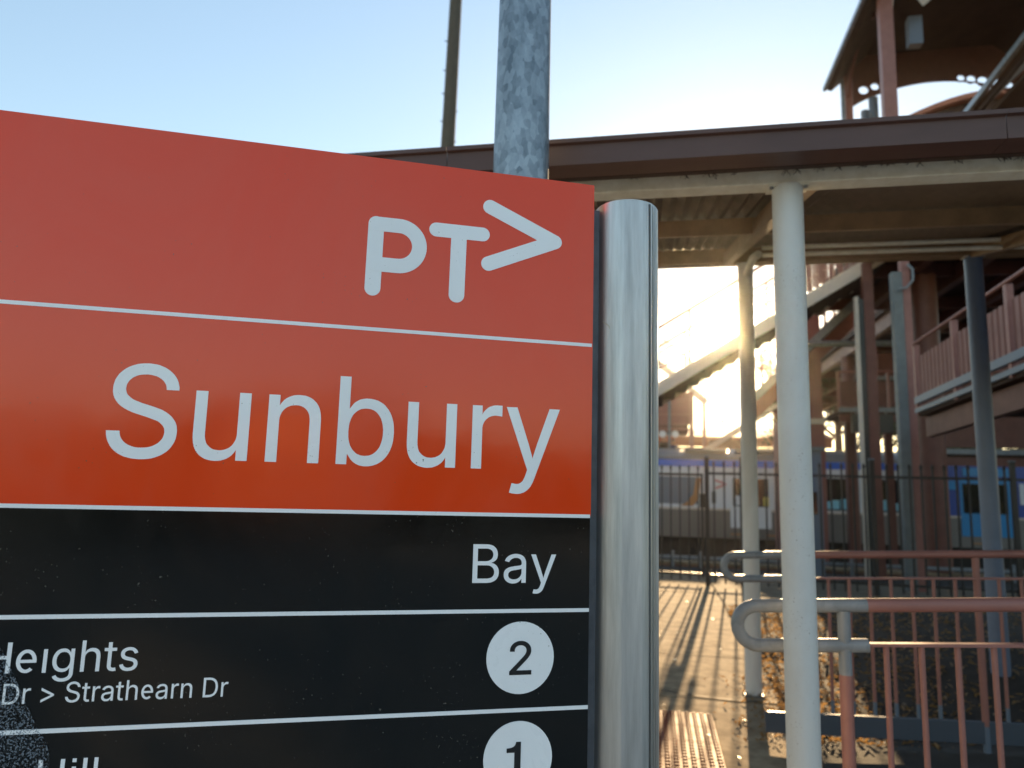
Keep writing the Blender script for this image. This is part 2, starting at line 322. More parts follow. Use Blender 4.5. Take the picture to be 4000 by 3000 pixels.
# ------------------------------------------------------------------ the sign
SX, SY, SA = -0.1244, 1.4948, R(24.202)
sign = thing('bus_stop_sign', (SX, SY, 0), 'large red and black bus stop sign with white lettering on an aluminium post', 'sign', rz=SA)
def spart(mb, name, m, bevel=0.0, smooth=False, parent=None): return mb.build(name, m, parent or sign, bevel=bevel, smooth=smooth, world=False)
L0, ZT, Z2 = -1.32, 2.2125, 1.4935
spart(MB().box(L0+.006, -.006, .012, .05, .42, ZT-.006), 'panel_core', 'channel')
spart(MB().box(L0, 0, 0, .012, Z2, ZT), 'header_face', 'red')
spart(MB().box(L0, -.0015, .0006, .012, .40, Z2-.0003), 'list_face', 'black')
for z in (1.8524, 1.4935, 1.3068, 1.1204, .934, .748, .562):
    spart(MB().box(L0+.001, -.002, -.0008, .0008, z-.0036, z+.0036), 'divider_line', 'white')
def ribbon(mb, pts, wd, y0, cap=12):
    """rounded stroke of width wd along a polyline in the sign plane, a thin slab"""
    P = [Vector(p) for p in pts]; h = wd/2
    Ls, Rs = [], []
    for k, p in enumerate(P):
        if k == 0: d = P[1]-p
        elif k == len(P)-1: d = p-P[k-1]
        else: d = ((P[k+1]-p).normalized() + (p-P[k-1]).normalized())
        d.normalize(); nrm = Vector((-d.y, d.x))
        sc = 1.0
        if 0 < k < len(P)-1: sc = 1/max(.3, nrm.dot(Vector((-(P[k+1]-p).normalized().y, (P[k+1]-p).normalized().x))))
        Ls.append(p + nrm*h*sc); Rs.append(p - nrm*h*sc)
    d0 = (P[0]-P[1]).normalized(); d1 = (P[-1]-P[-2]).normalized()
    def arc(c, d):
        a0 = math.atan2(d.y, d.x) + math.pi/2
        return [c + Vector((math.cos(a0 - math.pi*i/cap), math.sin(a0 - math.pi*i/cap)))*h for i in range(1, cap)]
    poly = Ls + arc(P[-1], d1) + Rs[::-1] + arc(P[0], d0)
    mb.prism([(p.x, p.y) for p in poly], 'y', -y0, .0004)
SW = 0.0315
mb = MB(); ribbon(mb, [(-.4662, 2.0712), (-.4670, 1.9364)], SW, .0010)
bow = [(-.4662, 2.0712), (-.4215, 2.0712)]
cx, cz, rr = -.4195, 2.0289, .0423
bow += [(cx + rr*math.cos(R(a)), cz + rr*math.sin(R(a))) for a in range(84, -90, -6)] + [(-.4215, 1.9866), (-.4640, 1.9866)]
ribbon(mb, bow, .0300, .0013); spart(mb, 'logo_letter', 'white')
mb = MB(); ribbon(mb, [(-.3437, 2.0723), (-.2463, 2.0723)], .0300, .0010); ribbon(mb, [(-.2962, 2.0700), (-.2970, 1.9371)], .0325, .0013); spart(mb, 'logo_letter', 'white')
mb = MB(); ribbon(mb, [(-.2319, 2.1345), (-.0885, 2.0722)], .0310, .0010); ribbon(mb, [(-.0885, 2.0722), (-.2322, 2.0101)], .0310, .0013); spart(mb, 'logo_arrow', 'white')
# sans-serif letter outlines (advance, contours) on a 700-unit em
GLYPHS = {
    'S': (447, [[[224,-9],[202,-8],[182,-6],[163,-2],[145,2],[128,9],[112,17],[98,26],[85,36],[74,47],[64,60],[56,74],[49,88],[44,103],[40,120],[38,137],[104,137],[106,126],[108,115],[112,105],[117,96],[123,88],[130,81],[138,74],[147,68],[156,63],[166,59],[177,55],[188,52],[200,50],[212,49],[224,49],[238,50],[251,51],[263,53],[275,56],[286,60],[296,65],[306,71],[315,77],[322,84],[329,92],[335,100],[340,109],[343,118],[345,128],[346,139],[345,148],[344,157],[341,165],[337,172],[332,179],[326,185],[320,190],[313,196],[305,201],[296,205],[245,222],[184,239],[160,247],[138,256],[118,266],[101,277],[86,289],[74,303],[64,318],[57,335],[53,353],[52,372],[53,389],[56,405],[60,420],[67,434],[75,448],[85,460],[96,471],[108,481],[122,490],[138,498],[154,504],[171,510],[189,513],[208,515],[227,516],[247,515],[266,513],[283,510],[300,504],[316,498],[331,490],[344,481],[356,471],[367,461],[377,449],[385,436],[392,422],[396,408],[400,393],[401,378],[337,378],[335,392],[330,406],[323,417],[314,428],[302,437],[289,445],[275,451],[259,455],[243,458],[225,459],[212,458],[200,457],[188,455],[177,452],[167,448],[158,443],[149,438],[142,432],[135,425],[129,418],[124,410],[120,402],[117,394],[116,385],[115,376],[116,366],[118,356],[121,348],[125,340],[131,334],[138,328],[145,322],[152,317],[160,312],[169,308],[212,293],[264,279],[312,264],[322,260],[331,255],[341,250],[350,244],[359,238],[367,231],[375,224],[382,216],[389,207],[395,198],[400,188],[404,176],[406,165],[408,152],[408,139],[407,123],[405,107],[400,92],[394,78],[386,64],[377,51],[366,39],[353,29],[339,19],[323,11],[306,4],[288,-2],[268,-6],[247,-8]]]),
    'u': (410, [[[182,-5],[167,-4],[153,-2],[140,1],[127,5],[115,11],[104,18],[93,26],[84,36],[76,46],[69,59],[63,72],[59,87],[56,103],[54,120],[53,139],[53,379],[114,379],[114,144],[115,127],[118,111],[122,98],[128,85],[137,75],[147,66],[158,59],[170,54],[184,51],[200,50],[211,50],[221,52],[231,54],[240,58],[249,62],[258,67],[265,73],[272,80],[278,88],[283,97],[288,106],[292,117],[294,128],[296,140],[296,153],[296,379],[357,379],[357,0],[298,0],[298,92],[307,92],[299,72],[291,55],[281,40],[270,27],[257,17],[244,9],[229,3],[215,-2],[199,-4]]]),
    'n': (410, [[[114,227],[114,0],[53,0],[53,379],[112,379],[112,287],[102,287],[110,307],[119,324],[129,339],[140,352],[152,362],[166,370],[180,376],[195,381],[211,383],[227,384],[242,383],[257,382],[270,379],[283,374],[295,369],[306,362],[316,353],[326,344],[334,333],[341,321],[347,307],[351,292],[354,276],[356,259],[357,240],[357,0],[296,0],[296,235],[295,252],[292,268],[288,281],[281,294],[273,304],[263,313],[252,320],[240,325],[226,328],[210,329],[199,328],[189,327],[179,325],[170,321],[161,317],[152,312],[145,306],[138,299],[132,292],[126,283],[122,273],[118,263],[116,252],[114,240]]]),
    'b': (424, [[[229,-8],[216,-8],[203,-6],[192,-4],[182,0],[172,4],[164,9],[156,14],[149,20],[143,25],[138,31],[118,59],[112,59],[112,0],[53,0],[53,509],[114,509],[114,319],[118,319],[137,346],[142,352],[148,358],[155,363],[163,368],[171,373],[180,377],[191,380],[202,382],[215,384],[229,384],[248,383],[266,380],[282,376],[298,369],[313,361],[327,351],[339,338],[351,325],[361,310],[370,293],[377,274],[383,255],[387,234],[389,212],[390,189],[389,166],[387,143],[383,122],[377,103],[370,84],[361,67],[351,52],[339,38],[327,26],[313,16],[298,7],[282,1],[266,-4],[248,-7]],[[220,47],[234,48],[246,50],[258,54],[269,59],[279,66],[288,74],[297,83],[304,93],[311,104],[316,117],[320,130],[324,144],[326,158],[328,173],[328,189],[328,205],[326,220],[324,234],[320,248],[316,261],[311,273],[304,284],[297,294],[289,303],[280,311],[270,318],[259,323],[247,327],[234,329],[220,330],[207,329],[194,327],[182,324],[171,318],[161,312],[152,304],[144,296],[136,286],[130,275],[125,263],[121,250],[117,236],[115,221],[114,205],[113,189],[114,173],[115,157],[117,142],[121,128],[125,115],[130,103],[137,92],[144,82],[153,73],[162,65],[172,58],[183,54],[194,50],[207,48]]]),
    'r': (259, [[[53,0],[53,379],[112,379],[112,321],[115,321],[120,332],[126,342],[134,351],[142,359],[152,367],[163,374],[175,378],[187,382],[200,384],[213,385],[229,384],[243,384],[243,322],[230,324],[207,326],[196,326],[186,324],[177,322],[168,319],[159,315],[151,310],[144,304],[137,298],[131,291],[126,284],[122,276],[118,267],[116,257],[114,248],[114,237],[114,0]]]),
    'y': (389, [[[47,-139],[61,-86],[71,-87],[78,-89],[85,-90],[92,-90],[98,-90],[104,-89],[110,-87],[115,-85],[120,-82],[125,-78],[130,-74],[135,-69],[139,-62],[143,-54],[147,-46],[151,-36],[163,-1],[17,379],[84,379],[165,155],[187,87],[206,21],[184,21],[202,87],[224,155],[305,379],[371,379],[204,-58],[199,-70],[194,-80],[188,-90],[183,-99],[177,-107],[170,-114],[163,-121],[155,-126],[147,-132],[139,-136],[130,-139],[121,-142],[112,-144],[102,-145],[91,-145],[65,-143]]]),
    'B': (456, [[[60,0],[60,509],[241,509],[261,508],[280,506],[298,502],[314,498],[329,491],[342,483],[354,474],[364,464],[373,454],[381,442],[387,430],[392,417],[395,403],[397,389],[398,374],[398,361],[396,350],[394,339],[391,329],[387,320],[382,312],[376,304],[370,297],[363,291],[356,286],[349,281],[341,277],[332,273],[324,270],[315,267],[315,262],[325,261],[334,258],[344,255],[353,250],[363,245],[372,238],[381,231],[389,223],[396,213],[402,203],[408,192],[412,179],[416,166],[417,152],[418,136],[417,121],[415,107],[412,93],[406,80],[400,67],[392,55],[383,44],[372,34],[359,26],[344,18],[328,12],[311,6],[291,3],[270,1],[247,0]],[[125,57],[245,57],[267,58],[287,61],[304,65],[318,72],[330,80],[339,90],[346,100],[351,111],[354,124],[355,137],[354,147],[353,157],[350,166],[347,175],[342,184],[337,192],[330,199],[323,206],[315,212],[306,218],[296,223],[285,226],[274,229],[261,230],[248,231],[125,231]],[[125,285],[238,285],[249,286],[260,287],[269,289],[279,292],[288,296],[297,301],[304,306],[312,312],[318,319],[323,326],[328,334],[332,343],[334,352],[336,362],[336,372],[335,385],[332,398],[328,409],[321,420],[313,429],[302,437],[290,444],[275,448],[259,451],[240,452],[125,452]]]),
    'a': (389, [[[160,-9],[146,-8],[132,-7],[119,-4],[106,0],[94,5],[83,11],[73,18],[64,26],[55,35],[48,45],[42,56],[36,67],[33,80],[31,94],[30,108],[31,121],[32,132],[35,143],[39,152],[43,161],[49,169],[55,176],[62,182],[70,188],[78,193],[87,198],[96,202],[105,205],[115,208],[125,211],[178,220],[234,227],[242,228],[249,229],[255,231],[260,233],[265,235],[269,238],[272,241],[274,245],[276,250],[276,255],[276,257],[276,266],[275,274],[273,282],[270,290],[267,297],[263,303],[258,309],[253,314],[247,318],[240,322],[232,325],[224,328],[215,330],[206,331],[196,331],[185,331],[175,330],[166,328],[157,325],[149,322],[142,319],[135,315],[129,310],[123,306],[118,301],[113,296],[109,290],[106,285],[103,279],[100,274],[41,291],[47,304],[53,316],[61,327],[69,337],[79,346],[89,354],[99,360],[110,366],[121,371],[133,375],[145,378],[157,381],[169,383],[182,384],[194,384],[202,384],[211,383],[220,382],[230,381],[239,379],[249,377],[258,374],[268,370],[277,366],[286,360],[295,354],[303,347],[310,339],[316,330],[322,320],[327,309],[332,297],[335,283],[336,268],[337,251],[337,0],[277,0],[277,52],[272,52],[269,47],[266,41],[262,36],[257,30],[252,25],[246,19],[239,14],[232,9],[224,5],[215,1],[206,-2],[196,-5],[184,-7],[173,-8]],[[170,45],[183,46],[196,47],[207,50],[218,54],[228,59],[237,65],[244,71],[252,78],[258,85],[263,93],[267,102],[271,110],[274,119],[275,128],[276,138],[276,190],[274,188],[271,186],[268,185],[264,183],[259,182],[231,176],[200,171],[175,168],[134,159],[127,156],[120,152],[114,148],[108,144],[103,139],[99,134],[96,128],[94,121],[92,113],[92,105],[92,97],[94,90],[96,84],[98,78],[102,72],[106,67],[111,62],[117,59],[123,55],[130,52],[137,50],[145,48],[153,46],[161,45]]]),
    'H': (517, [[[60,0],[60,509],[125,509],[125,289],[392,289],[392,509],[457,509],[457,0],[392,0],[392,232],[125,232],[125,0]]]),
    'e': (404, [[[298,166],[298,192],[297,207],[295,221],[292,235],[288,248],[283,261],[277,273],[271,284],[263,294],[255,302],[247,309],[238,315],[229,320],[220,323],[211,325],[202,326],[193,325],[184,323],[175,320],[166,315],[157,309],[149,302],[141,294],[133,284],[127,273],[121,261],[116,248],[112,235],[109,221],[107,207],[106,192],[107,177],[109,163],[112,149],[116,136],[121,123],[127,111],[133,100],[141,90],[149,82],[157,75],[166,69],[175,64],[184,61],[193,59],[202,58],[211,59],[220,61],[229,64],[238,69],[247,75],[255,82],[263,90],[309,54],[297,42],[283,30],[268,21],[253,14],[236,8],[219,5],[202,4],[185,5],[168,8],[151,14],[136,21],[121,30],[107,42],[95,54],[83,68],[74,84],[65,100],[58,117],[53,135],[49,154],[46,173],[46,192],[46,211],[49,230],[53,249],[58,267],[65,284],[74,300],[83,316],[95,330],[107,342],[121,354],[136,363],[151,370],[168,376],[185,379],[202,380],[219,379],[236,376],[253,370],[268,363],[283,354],[297,342],[309,330],[321,316],[330,300],[339,284],[346,267],[351,249],[355,230],[358,211],[358,192],[357,166]],[[70,166],[70,216],[318,216],[318,166]]]),
    'ı': (167, [[[53,0],[53,379],[114,379],[114,0]]]),
    'g': (425, [[[207,-151],[191,-150],[175,-149],[161,-147],[147,-144],[134,-140],[122,-135],[111,-130],[100,-124],[91,-117],[82,-110],[74,-103],[68,-95],[61,-86],[56,-78],[51,-69],[101,-41],[122,-66],[127,-71],[133,-76],[139,-80],[146,-84],[154,-88],[163,-91],[173,-94],[183,-96],[195,-97],[207,-97],[225,-96],[241,-94],[256,-89],[270,-83],[282,-75],[293,-65],[301,-53],[307,-39],[310,-24],[311,-6],[311,68],[306,68],[287,41],[281,36],[275,30],[268,25],[260,20],[252,16],[243,12],[233,9],[221,7],[209,5],[195,5],[177,6],[160,8],[143,13],[128,19],[113,27],[99,36],[86,47],[74,60],[64,74],[55,90],[47,108],[42,126],[37,147],[35,168],[34,191],[35,214],[37,235],[42,256],[47,275],[55,293],[64,310],[74,325],[86,338],[98,351],[112,361],[127,369],[143,376],[160,380],[178,383],[196,384],[210,384],[222,382],[234,380],[244,377],[253,373],[262,368],[270,363],[276,358],[283,352],[288,346],[308,319],[313,319],[313,379],[372,379],[372,-9],[371,-28],[369,-46],[364,-62],[358,-77],[350,-90],[340,-102],[330,-112],[318,-122],[305,-129],[291,-136],[276,-141],[260,-146],[243,-149],[225,-150]],[[205,59],[218,60],[231,62],[243,65],[254,69],[264,75],[273,82],[281,90],[288,99],[295,110],[300,121],[304,134],[308,147],[310,161],[312,177],[312,193],[312,209],[310,224],[308,238],[304,251],[300,264],[295,276],[288,286],[281,296],[273,305],[264,312],[254,318],[243,324],[231,327],[218,329],[205,330],[191,329],[178,327],[166,324],[155,318],[145,312],[136,304],[128,295],[120,285],[114,274],[109,262],[104,250],[100,237],[98,223],[96,208],[96,193],[96,177],[98,162],[100,148],[104,135],[109,123],[114,112],[120,101],[128,92],[136,83],[145,76],[156,70],[167,65],[178,62],[191,60]]]),
    'h': (410, [[[114,227],[114,0],[53,0],[53,509],[114,509],[114,287],[102,287],[110,307],[119,324],[129,339],[140,352],[152,362],[166,370],[180,376],[195,381],[211,383],[227,384],[242,383],[257,382],[270,379],[283,374],[295,369],[306,362],[317,353],[326,344],[334,333],[341,321],[347,307],[351,292],[354,276],[356,259],[357,240],[357,0],[296,0],[296,235],[295,252],[292,268],[288,281],[281,294],[273,304],[263,313],[252,320],[240,325],[226,328],[210,329],[199,328],[189,327],[179,325],[170,321],[161,317],[152,312],[145,306],[138,299],[132,292],[126,283],[122,273],[118,263],[116,252],[114,240]]]),
    't': (227, [[[204,379],[204,327],[6,327],[6,379]],[[65,471],[126,471],[126,98],[126,88],[128,80],[130,73],[132,66],[136,61],[141,57],[146,54],[153,52],[161,50],[170,50],[185,51],[202,54],[213,2],[192,-3],[168,-4],[150,-3],[133,0],[117,5],[104,12],[92,21],[82,32],[75,45],[69,59],[66,75],[65,93]]]),
    's': (365, [[[182,-8],[167,-8],[152,-6],[138,-4],[125,-1],[112,3],[100,8],[90,14],[80,22],[70,29],[62,38],[55,48],[48,58],[43,69],[39,81],[36,94],[94,107],[98,95],[102,84],[108,75],[116,67],[124,60],[134,55],[144,50],[155,47],[168,46],[181,45],[196,46],[210,48],[223,51],[234,56],[244,62],[253,69],[259,77],[264,85],[267,94],[268,103],[267,111],[266,118],[263,124],[259,130],[254,136],[248,141],[241,145],[232,149],[223,152],[212,155],[149,170],[130,175],[112,182],[97,190],[83,198],[72,208],[63,219],[56,231],[51,244],[48,258],[47,274],[48,287],[50,299],[54,311],[58,322],[65,332],[73,341],[82,350],[92,357],[103,364],[115,370],[128,375],[142,379],[156,382],[171,384],[187,384],[202,384],[216,382],[230,380],[242,376],[254,372],[264,367],[274,361],[283,355],[291,347],[299,339],[305,330],[311,321],[316,311],[320,301],[324,290],[268,277],[265,286],[260,294],[256,301],[250,309],[243,316],[235,322],[225,327],[214,330],[201,332],[187,333],[174,332],[162,330],[151,327],[140,322],[131,317],[123,310],[117,303],[112,295],[110,286],[109,277],[110,269],[111,262],[114,255],[119,249],[124,243],[131,238],[139,234],[148,230],[160,226],[172,223],[229,209],[249,204],[267,197],[282,189],[295,181],[306,171],[315,160],[322,149],[327,136],[330,122],[331,107],[330,94],[328,81],[324,69],[319,58],[312,47],[304,37],[295,28],[284,20],[273,12],[260,6],[246,1],[231,-3],[215,-6],[199,-7]]]),
    'D': (502, [[[219,0],[96,0],[96,57],[215,57],[239,58],[261,61],[282,66],[301,72],[318,81],[334,91],[347,103],[360,117],[370,132],[379,149],[386,168],[392,188],[396,209],[398,231],[399,255],[398,279],[396,301],[392,322],[386,342],[379,361],[370,378],[360,392],[348,406],[335,418],[320,428],[303,437],[285,443],[265,448],[244,451],[221,452],[93,452],[93,509],[225,509],[254,508],[281,504],[307,498],[331,489],[353,478],[373,465],[391,450],[407,432],[421,413],[433,391],[443,367],[451,342],[457,315],[461,286],[462,255],[461,224],[457,195],[451,168],[443,143],[433,119],[421,97],[406,77],[390,60],[372,44],[351,31],[328,20],[304,11],[277,5],[249,1]],[[125,509],[125,0],[60,0],[60,509]]]),
    'i': (167, [[[53,0],[53,379],[114,379],[114,0]],[[53,450],[53,509],[114,509],[114,450]]]),
    'l': (167, [[[53,0],[53,509],[114,509],[114,0]]]),
    '>': (453, [[[387,178],[65,15],[65,81],[310,198],[308,194],[308,204],[310,200],[65,316],[65,383],[387,220]]]),
    '2': (453, [[[64,0],[64,47],[234,229],[282,282],[289,292],[296,301],[302,310],[306,318],[311,327],[314,336],[317,344],[319,353],[320,362],[320,371],[320,382],[318,392],[316,402],[312,410],[308,419],[302,426],[296,433],[289,439],[282,444],[273,449],[264,453],[255,456],[245,458],[235,460],[224,460],[212,460],[201,458],[191,456],[181,452],[172,447],[164,442],[157,436],[150,429],[144,422],[139,413],[135,404],[131,395],[129,385],[128,374],[127,362],[66,362],[67,380],[69,396],[73,412],[78,428],[86,442],[95,455],[105,467],[117,478],[129,488],[143,496],[158,503],[173,509],[190,513],[207,515],[225,516],[243,515],[260,513],[276,509],[291,504],[306,497],[319,489],[332,479],[343,469],[352,458],[361,445],[368,432],[374,418],[378,403],[380,388],[381,372],[381,361],[380,350],[378,339],[375,328],[371,318],[366,307],[361,296],[354,284],[346,272],[336,259],[325,245],[313,231],[299,215],[284,198],[267,180],[153,60],[153,57],[389,57],[389,0]]]),
    '1': (453, [[[276,509],[276,0],[202,0],[202,365],[95,365],[95,418],[128,421],[160,428],[186,440],[206,460],[217,484],[222,509]]]),
}
def glyphs(body, x0, x1, z0, z1, name, m='white', parent=None, y=-.0010, grow=0.0):
    """lettering fitted into a box of the sign plane: thin raised slabs"""
    pen = 0; cont = []
    for ch in body:
        if ch == ' ': pen += 188; continue
        ad, cs_ = GLYPHS[ch]; base = None
        for c in cs_:
            ar_ = sum(c[i][0]*c[(i+1) % len(c)][1] - c[(i+1) % len(c)][0]*c[i][1] for i in range(len(c)))
            pts = [Vector((p[0], p[1])) for p in c]; nn = len(pts)
            if grow:
                sg = 1 if ar_ < 0 else -1; q = []
                for i in range(nn):
                    d1 = (pts[i]-pts[i-1]).normalized(); d2 = (pts[(i+1) % nn]-pts[i]).normalized()
                    n1 = Vector((-d1.y, d1.x)); n2 = Vector((-d2.y, d2.x)); bi = (n1+n2); bi = bi/max(1.0, bi.length_squared/2)
                    q.append(pts[i] + bi*grow)
                pts = q
            cont.append(([(pen+p.x, p.y) for p in pts], ar_ < 0))
        pen += ad
    xs = [p[0] for c, _ in cont for p in c]; zs = [p[1] for c, _ in cont for p in c]
    ax, bx, az, bz = min(xs), max(xs), min(zs), max(zs)
    T = lambda p: (x0 + (p[0]-ax)/(bx-ax)*(x1-x0), z0 + (p[1]-az)/(bz-az)*(z1-z0))
    P = [[Vector(T(p)) for p in c] for c, _ in cont]
    vv, ee = [], []
    for c in P:
        o = len(vv); vv += [p*1000 for p in c]; ee += [(o+k, o+(k+1) % len(c)) for k in range(len(c))]
    ov, oe, of = geometry.delaunay_2d_cdt(vv, ee, [], 0, 1e-4)[:3]
    def winding(q):
        wn = 0
        for c in P:
            for k in range(len(c)):
                a, b = c[k]*1000, c[(k+1) % len(c)]*1000
                cr_ = (b.x-a.x)*(q.y-a.y) - (q.x-a.x)*(b.y-a.y)
                if a.y <= q.y < b.y and cr_ > 0: wn += 1
                elif b.y <= q.y < a.y and cr_ < 0: wn -= 1
        return wn
    keep = [f for f in of if winding(sum((ov[k] for k in f), Vector((0, 0)))/len(f)) != 0]
    used = sorted({k for f in keep for k in f}); idx = {k: n_i for n_i, k in enumerate(used)}
    bmA = bmesh.new(); bv = [bmA.verts.new((ov[k].x/1000, y, ov[k].y/1000)) for k in used]
    for f in keep: bmA.faces.new([bv[idx[k]] for k in f])
    ret = bmesh.ops.extrude_face_region(bmA, geom=list(bmA.faces))
    bmesh.ops.translate(bmA, verts=[e for e in ret['geom'] if isinstance(e, bmesh.types.BMVert)], vec=(0, .0006, 0))
    bmesh.ops.recalc_face_normals(bmA, faces=bmA.faces)
    me = bpy.data.meshes.new(name); bmA.to_mesh(me); bmA.free(); me.materials.append(M[m])
    return link(name, me, parent or sign, world=False)
glyphs('Sunbury', -.9227, -.0708, 1.5354, 1.7566, 'lettering', grow=2.5)
glyphs('Bay', -.2437, -.0731, 1.3396, 1.4352, 'lettering')
glyphs('H', -1.0715, -1.0300, 1.2155, 1.2655, 'lettering')
glyphs('e\u0131ghts', -1.0217, -.8325, 1.1995, 1.2665, 'lettering')
glyphs('Dr > Strathearn Dr', -1.0357, -.6799, 1.1650, 1.1990, 'lettering')
glyphs('Hill', -.9700, -.8790, 1.0245, 1.0745, 'lettering')
for cz, dg_, bx in ((1.2182, '2', (-.1645, -.1200, 1.1860, 1.2498)), (1.0322, '1', (-.1655, -.1375, .9990, 1.0625))):
    d = spart(MB().prism(disc(-.1425, cz, .0681), 'y', -.0008, .0008), 'number_disc', 'white')
    glyphs(dg_, *bx, 'numeral', 'numeral', d, y=-.0016, grow=6.0)
# side channel and post
ch = MB(); z1 = 2.163
prof = [(.0, .40), (.030, .40), (.030, z1-.008)] + [(.022 + .008*math.cos(R(a)), z1-.008 + .008*math.sin(R(a))) for a in (20, 45, 70, 90)] + [(.0, z1)]
spart(ch.prism(prof, 'y', .018, .055), 'side_channel', 'channel', bevel=.0008)
pc = []; N = 240
for i in range(N):
    da = 360*i/N; a = R(da); rad = .0705
    dd = abs((da - 261 + 180) % 360 - 180)
    if dd < 33: rad = min(.0705, .0672/math.cos(R(dd)))
    for g0, dw, dp in ((294.5, 2.2, .010), (303, 1.7, .007), (310.5, 1.7, .007), (318, 1.7, .007), (326, 2.2, .008)):
        if abs(da - g0) < dw: rad -= dp
    pc.append((.088 + rad*math.cos(a), .032 + rad*math.sin(a)))
spart(MB().prism(pc, 'z', -.02, 2.172), 'post', 'alu', smooth=True)
spart(MB().prism([(.088 + .067*math.cos(2*math.pi*i/40), .032 + .067*math.sin(2*math.pi*i/40)) for i in range(40)], 'z', 2.1725, 2.176), 'post_cap', 'alu')
# residue of a removed sticker: a speckled grey film in the lower left
rm = bpy.data.materials.new('sticker_residue'); rm.use_nodes = True
n_ = rm.node_tree.nodes; L_ = rm.node_tree.links; b_ = n_['Principled BSDF']
b_.inputs['Base Color'].default_value = (.22, .26, .31, 1); b_.inputs['Roughness'].default_value = .7
tc = n_.new('ShaderNodeTexCoord'); nz = n_.new('ShaderNodeTexNoise'); nz.inputs['Scale'].default_value = 330; nz.inputs['Detail'].default_value = 3
cr = n_.new('ShaderNodeValToRGB'); cr.color_ramp.elements[0].position = .50; cr.color_ramp.elements[1].position = .60; cr.color_ramp.elements[1].color = (.6, .6, .6, 1)
L_.new(tc.outputs['Object'], nz.inputs[0]); L_.new(nz.outputs[0], cr.inputs[0]); L_.new(cr.outputs[0], b_.inputs['Alpha'])
M['residue'] = rm
pr = [(-1.10, 1.262), (-1.047, 1.257), (-1.018, 1.206), (-1.000, 1.168), (-.984, 1.139), (-.963, 1.105), (-.955, 1.085), (-.953, 1.060), (-.960, 1.02), (-.99, .97), (-1.10, .95)]
spart(MB().add([(x, -.0022, z) for x, z in pr], [tuple(range(len(pr)))]), 'sticker_residue', 'residue')
# a dry grass stem caught beside the channel
spart(MB().tube([(.02, -.005, 1.905), (.032, -.012, 1.895), (.042, -.014, 1.86), (.046, -.012, 1.815), (.045, -.01, 1.78)], [.0006, .0007, .0007, .0006, .0003], n=5), 'grass_stem', 'leafpale')

# ------------------------------------------------------------------ poles
lp = thing('street_light_pole', (-.43, 2.2, 0), 'mottled galvanised steel light pole rising behind the red sign', 'pole')
MB().tube([(-.425, 2.2, -.1), (-.428, 2.2, 2.0), (-.4275, 2.2, 4.6), (-.427, 2.2, 9)], [.102, .0955, .082, .065], n=40).build('shaft', 'galv', lp, smooth=True)
MB().box(-.62, -.24, 2.02, 2.38, 0, .02).build('base_plate', 'galv', lp, bevel=.003)
pp = thing('timber_power_pole', (-4.45, 14, 0), 'weathered grey timber power pole against the sky', 'power pole')
MB().tube([(-4.62, 14, -.2), (-4.36, 14, 8.7), (-4.31, 14, 12.4), (-4.26, 14, 15.5)], [.20, .152, .136, .12], n=18).build('trunk', 'timber', pp, smooth=True)
for z, sx in ((9.4, -1), (10.05, -1), (10.6, -1), (11.3, -1), (9.6, 1), (8.9, 1)):
    xc = -4.36 + (z-8.7)*.0135
    MB().bar((xc + sx*.13, 13.97, z), (xc + sx*.19, 13.96, z+.015), .014, .02).build('peg', 'dark', pp)

# ------------------------------------------------------------------ shelter canopy
can = thing('shelter_canopy', (0.55, 2.75, 0), 'brown guttered station canopy with corrugated roof on cream steel columns', 'canopy')
CX0, CX1 = -4.2, 6.4
gp = [(2.50, 2.744), (2.50, 2.822), (2.485, 2.826), (2.485, 2.842), (2.512, 2.842), (2.512, 2.756), (2.615, 2.756), (2.615, 2.744)]
for a, b in ((CX0, -.78), (-.777, 1.163), (1.166, CX1)):
    MB().prism(gp, 'x', a, b).build('gutter', 'brown', can)
MB().box(CX0, CX1, 2.617, 2.645, 2.742, 2.845).build('fascia_board', 'darkbrown', can)
MB().box(CX0, CX1, 2.648, 2.712, 2.790, 2.810).build('soffit_strip', 'purlin', can)
MB().box(CX0, CX1, 2.715, 2.80, 2.720, 2.845).build('front_beam', 'beamcream', can, bevel=.004)
rz_ = lambda y: 2.865 + (y - 2.75) * .222
cs = MB(); k = 0; xs = []
x = CX0
while x < CX1: xs.append(x); x += .019
for i, x in enumerate(xs):
    dz = .013 * math.cos(2*math.pi*i/4)
    for y in (2.56, 6.35): cs.v.append((x, y, rz_(y) + dz))
for i in range(len(xs)-1): cs.f.append((2*i, 2*i+2, 2*i+3, 2*i+1))
ro = cs.build('roof_sheet', 'roof', can)
for y in (4.30,):
    MB().prism([(y-.025, rz_(y)-.125), (y+.03, rz_(y)-.113), (y+.03, rz_(y)-.012), (y-.025, rz_(y)-.022)], 'x', CX0, CX1).build('purlin', 'purlin', can)
MB().box(CX0, CX1, 6.0, 6.12, 3.46, 3.585).build('rear_beam', 'purlin', can, bevel=.004)
for x in (.62, 2.5, -1.6, 4.4):
    MB().bar((x, 2.80, 2.79), (x, 6.0, 3.49), .06, .10).build('rafter', 'purlin', can)
for z, y in ((3.415, 5.52), (3.350, 5.50)):
    MB().tube([(.83, y, z), (3.6, y, z-.002)], .017, n=12).build('conduit', 'beamcream', can, smooth=True)
MB().tube([(.80, 5.5, 3.36), (.77, 5.6, 3.36), (.765, 5.9, 3.33)], .03, n=12).build('conduit_bend', 'beamcream', can, smooth=True)
def column(x, y, zt, r, zb=0.0, m='cream'):
    o = MB().tube([(x, y, zb), (x, y, zt)], r, n=40).build('column', m, can, smooth=True)
    return o
column(.512, 2.757, 2.7185, .0565)
column(.772, 6.06, 3.459, .0625)
column(2.51, 6.06, 3.459, .0640, m='slateblue')['label'] = 'slate blue painted column at the right'
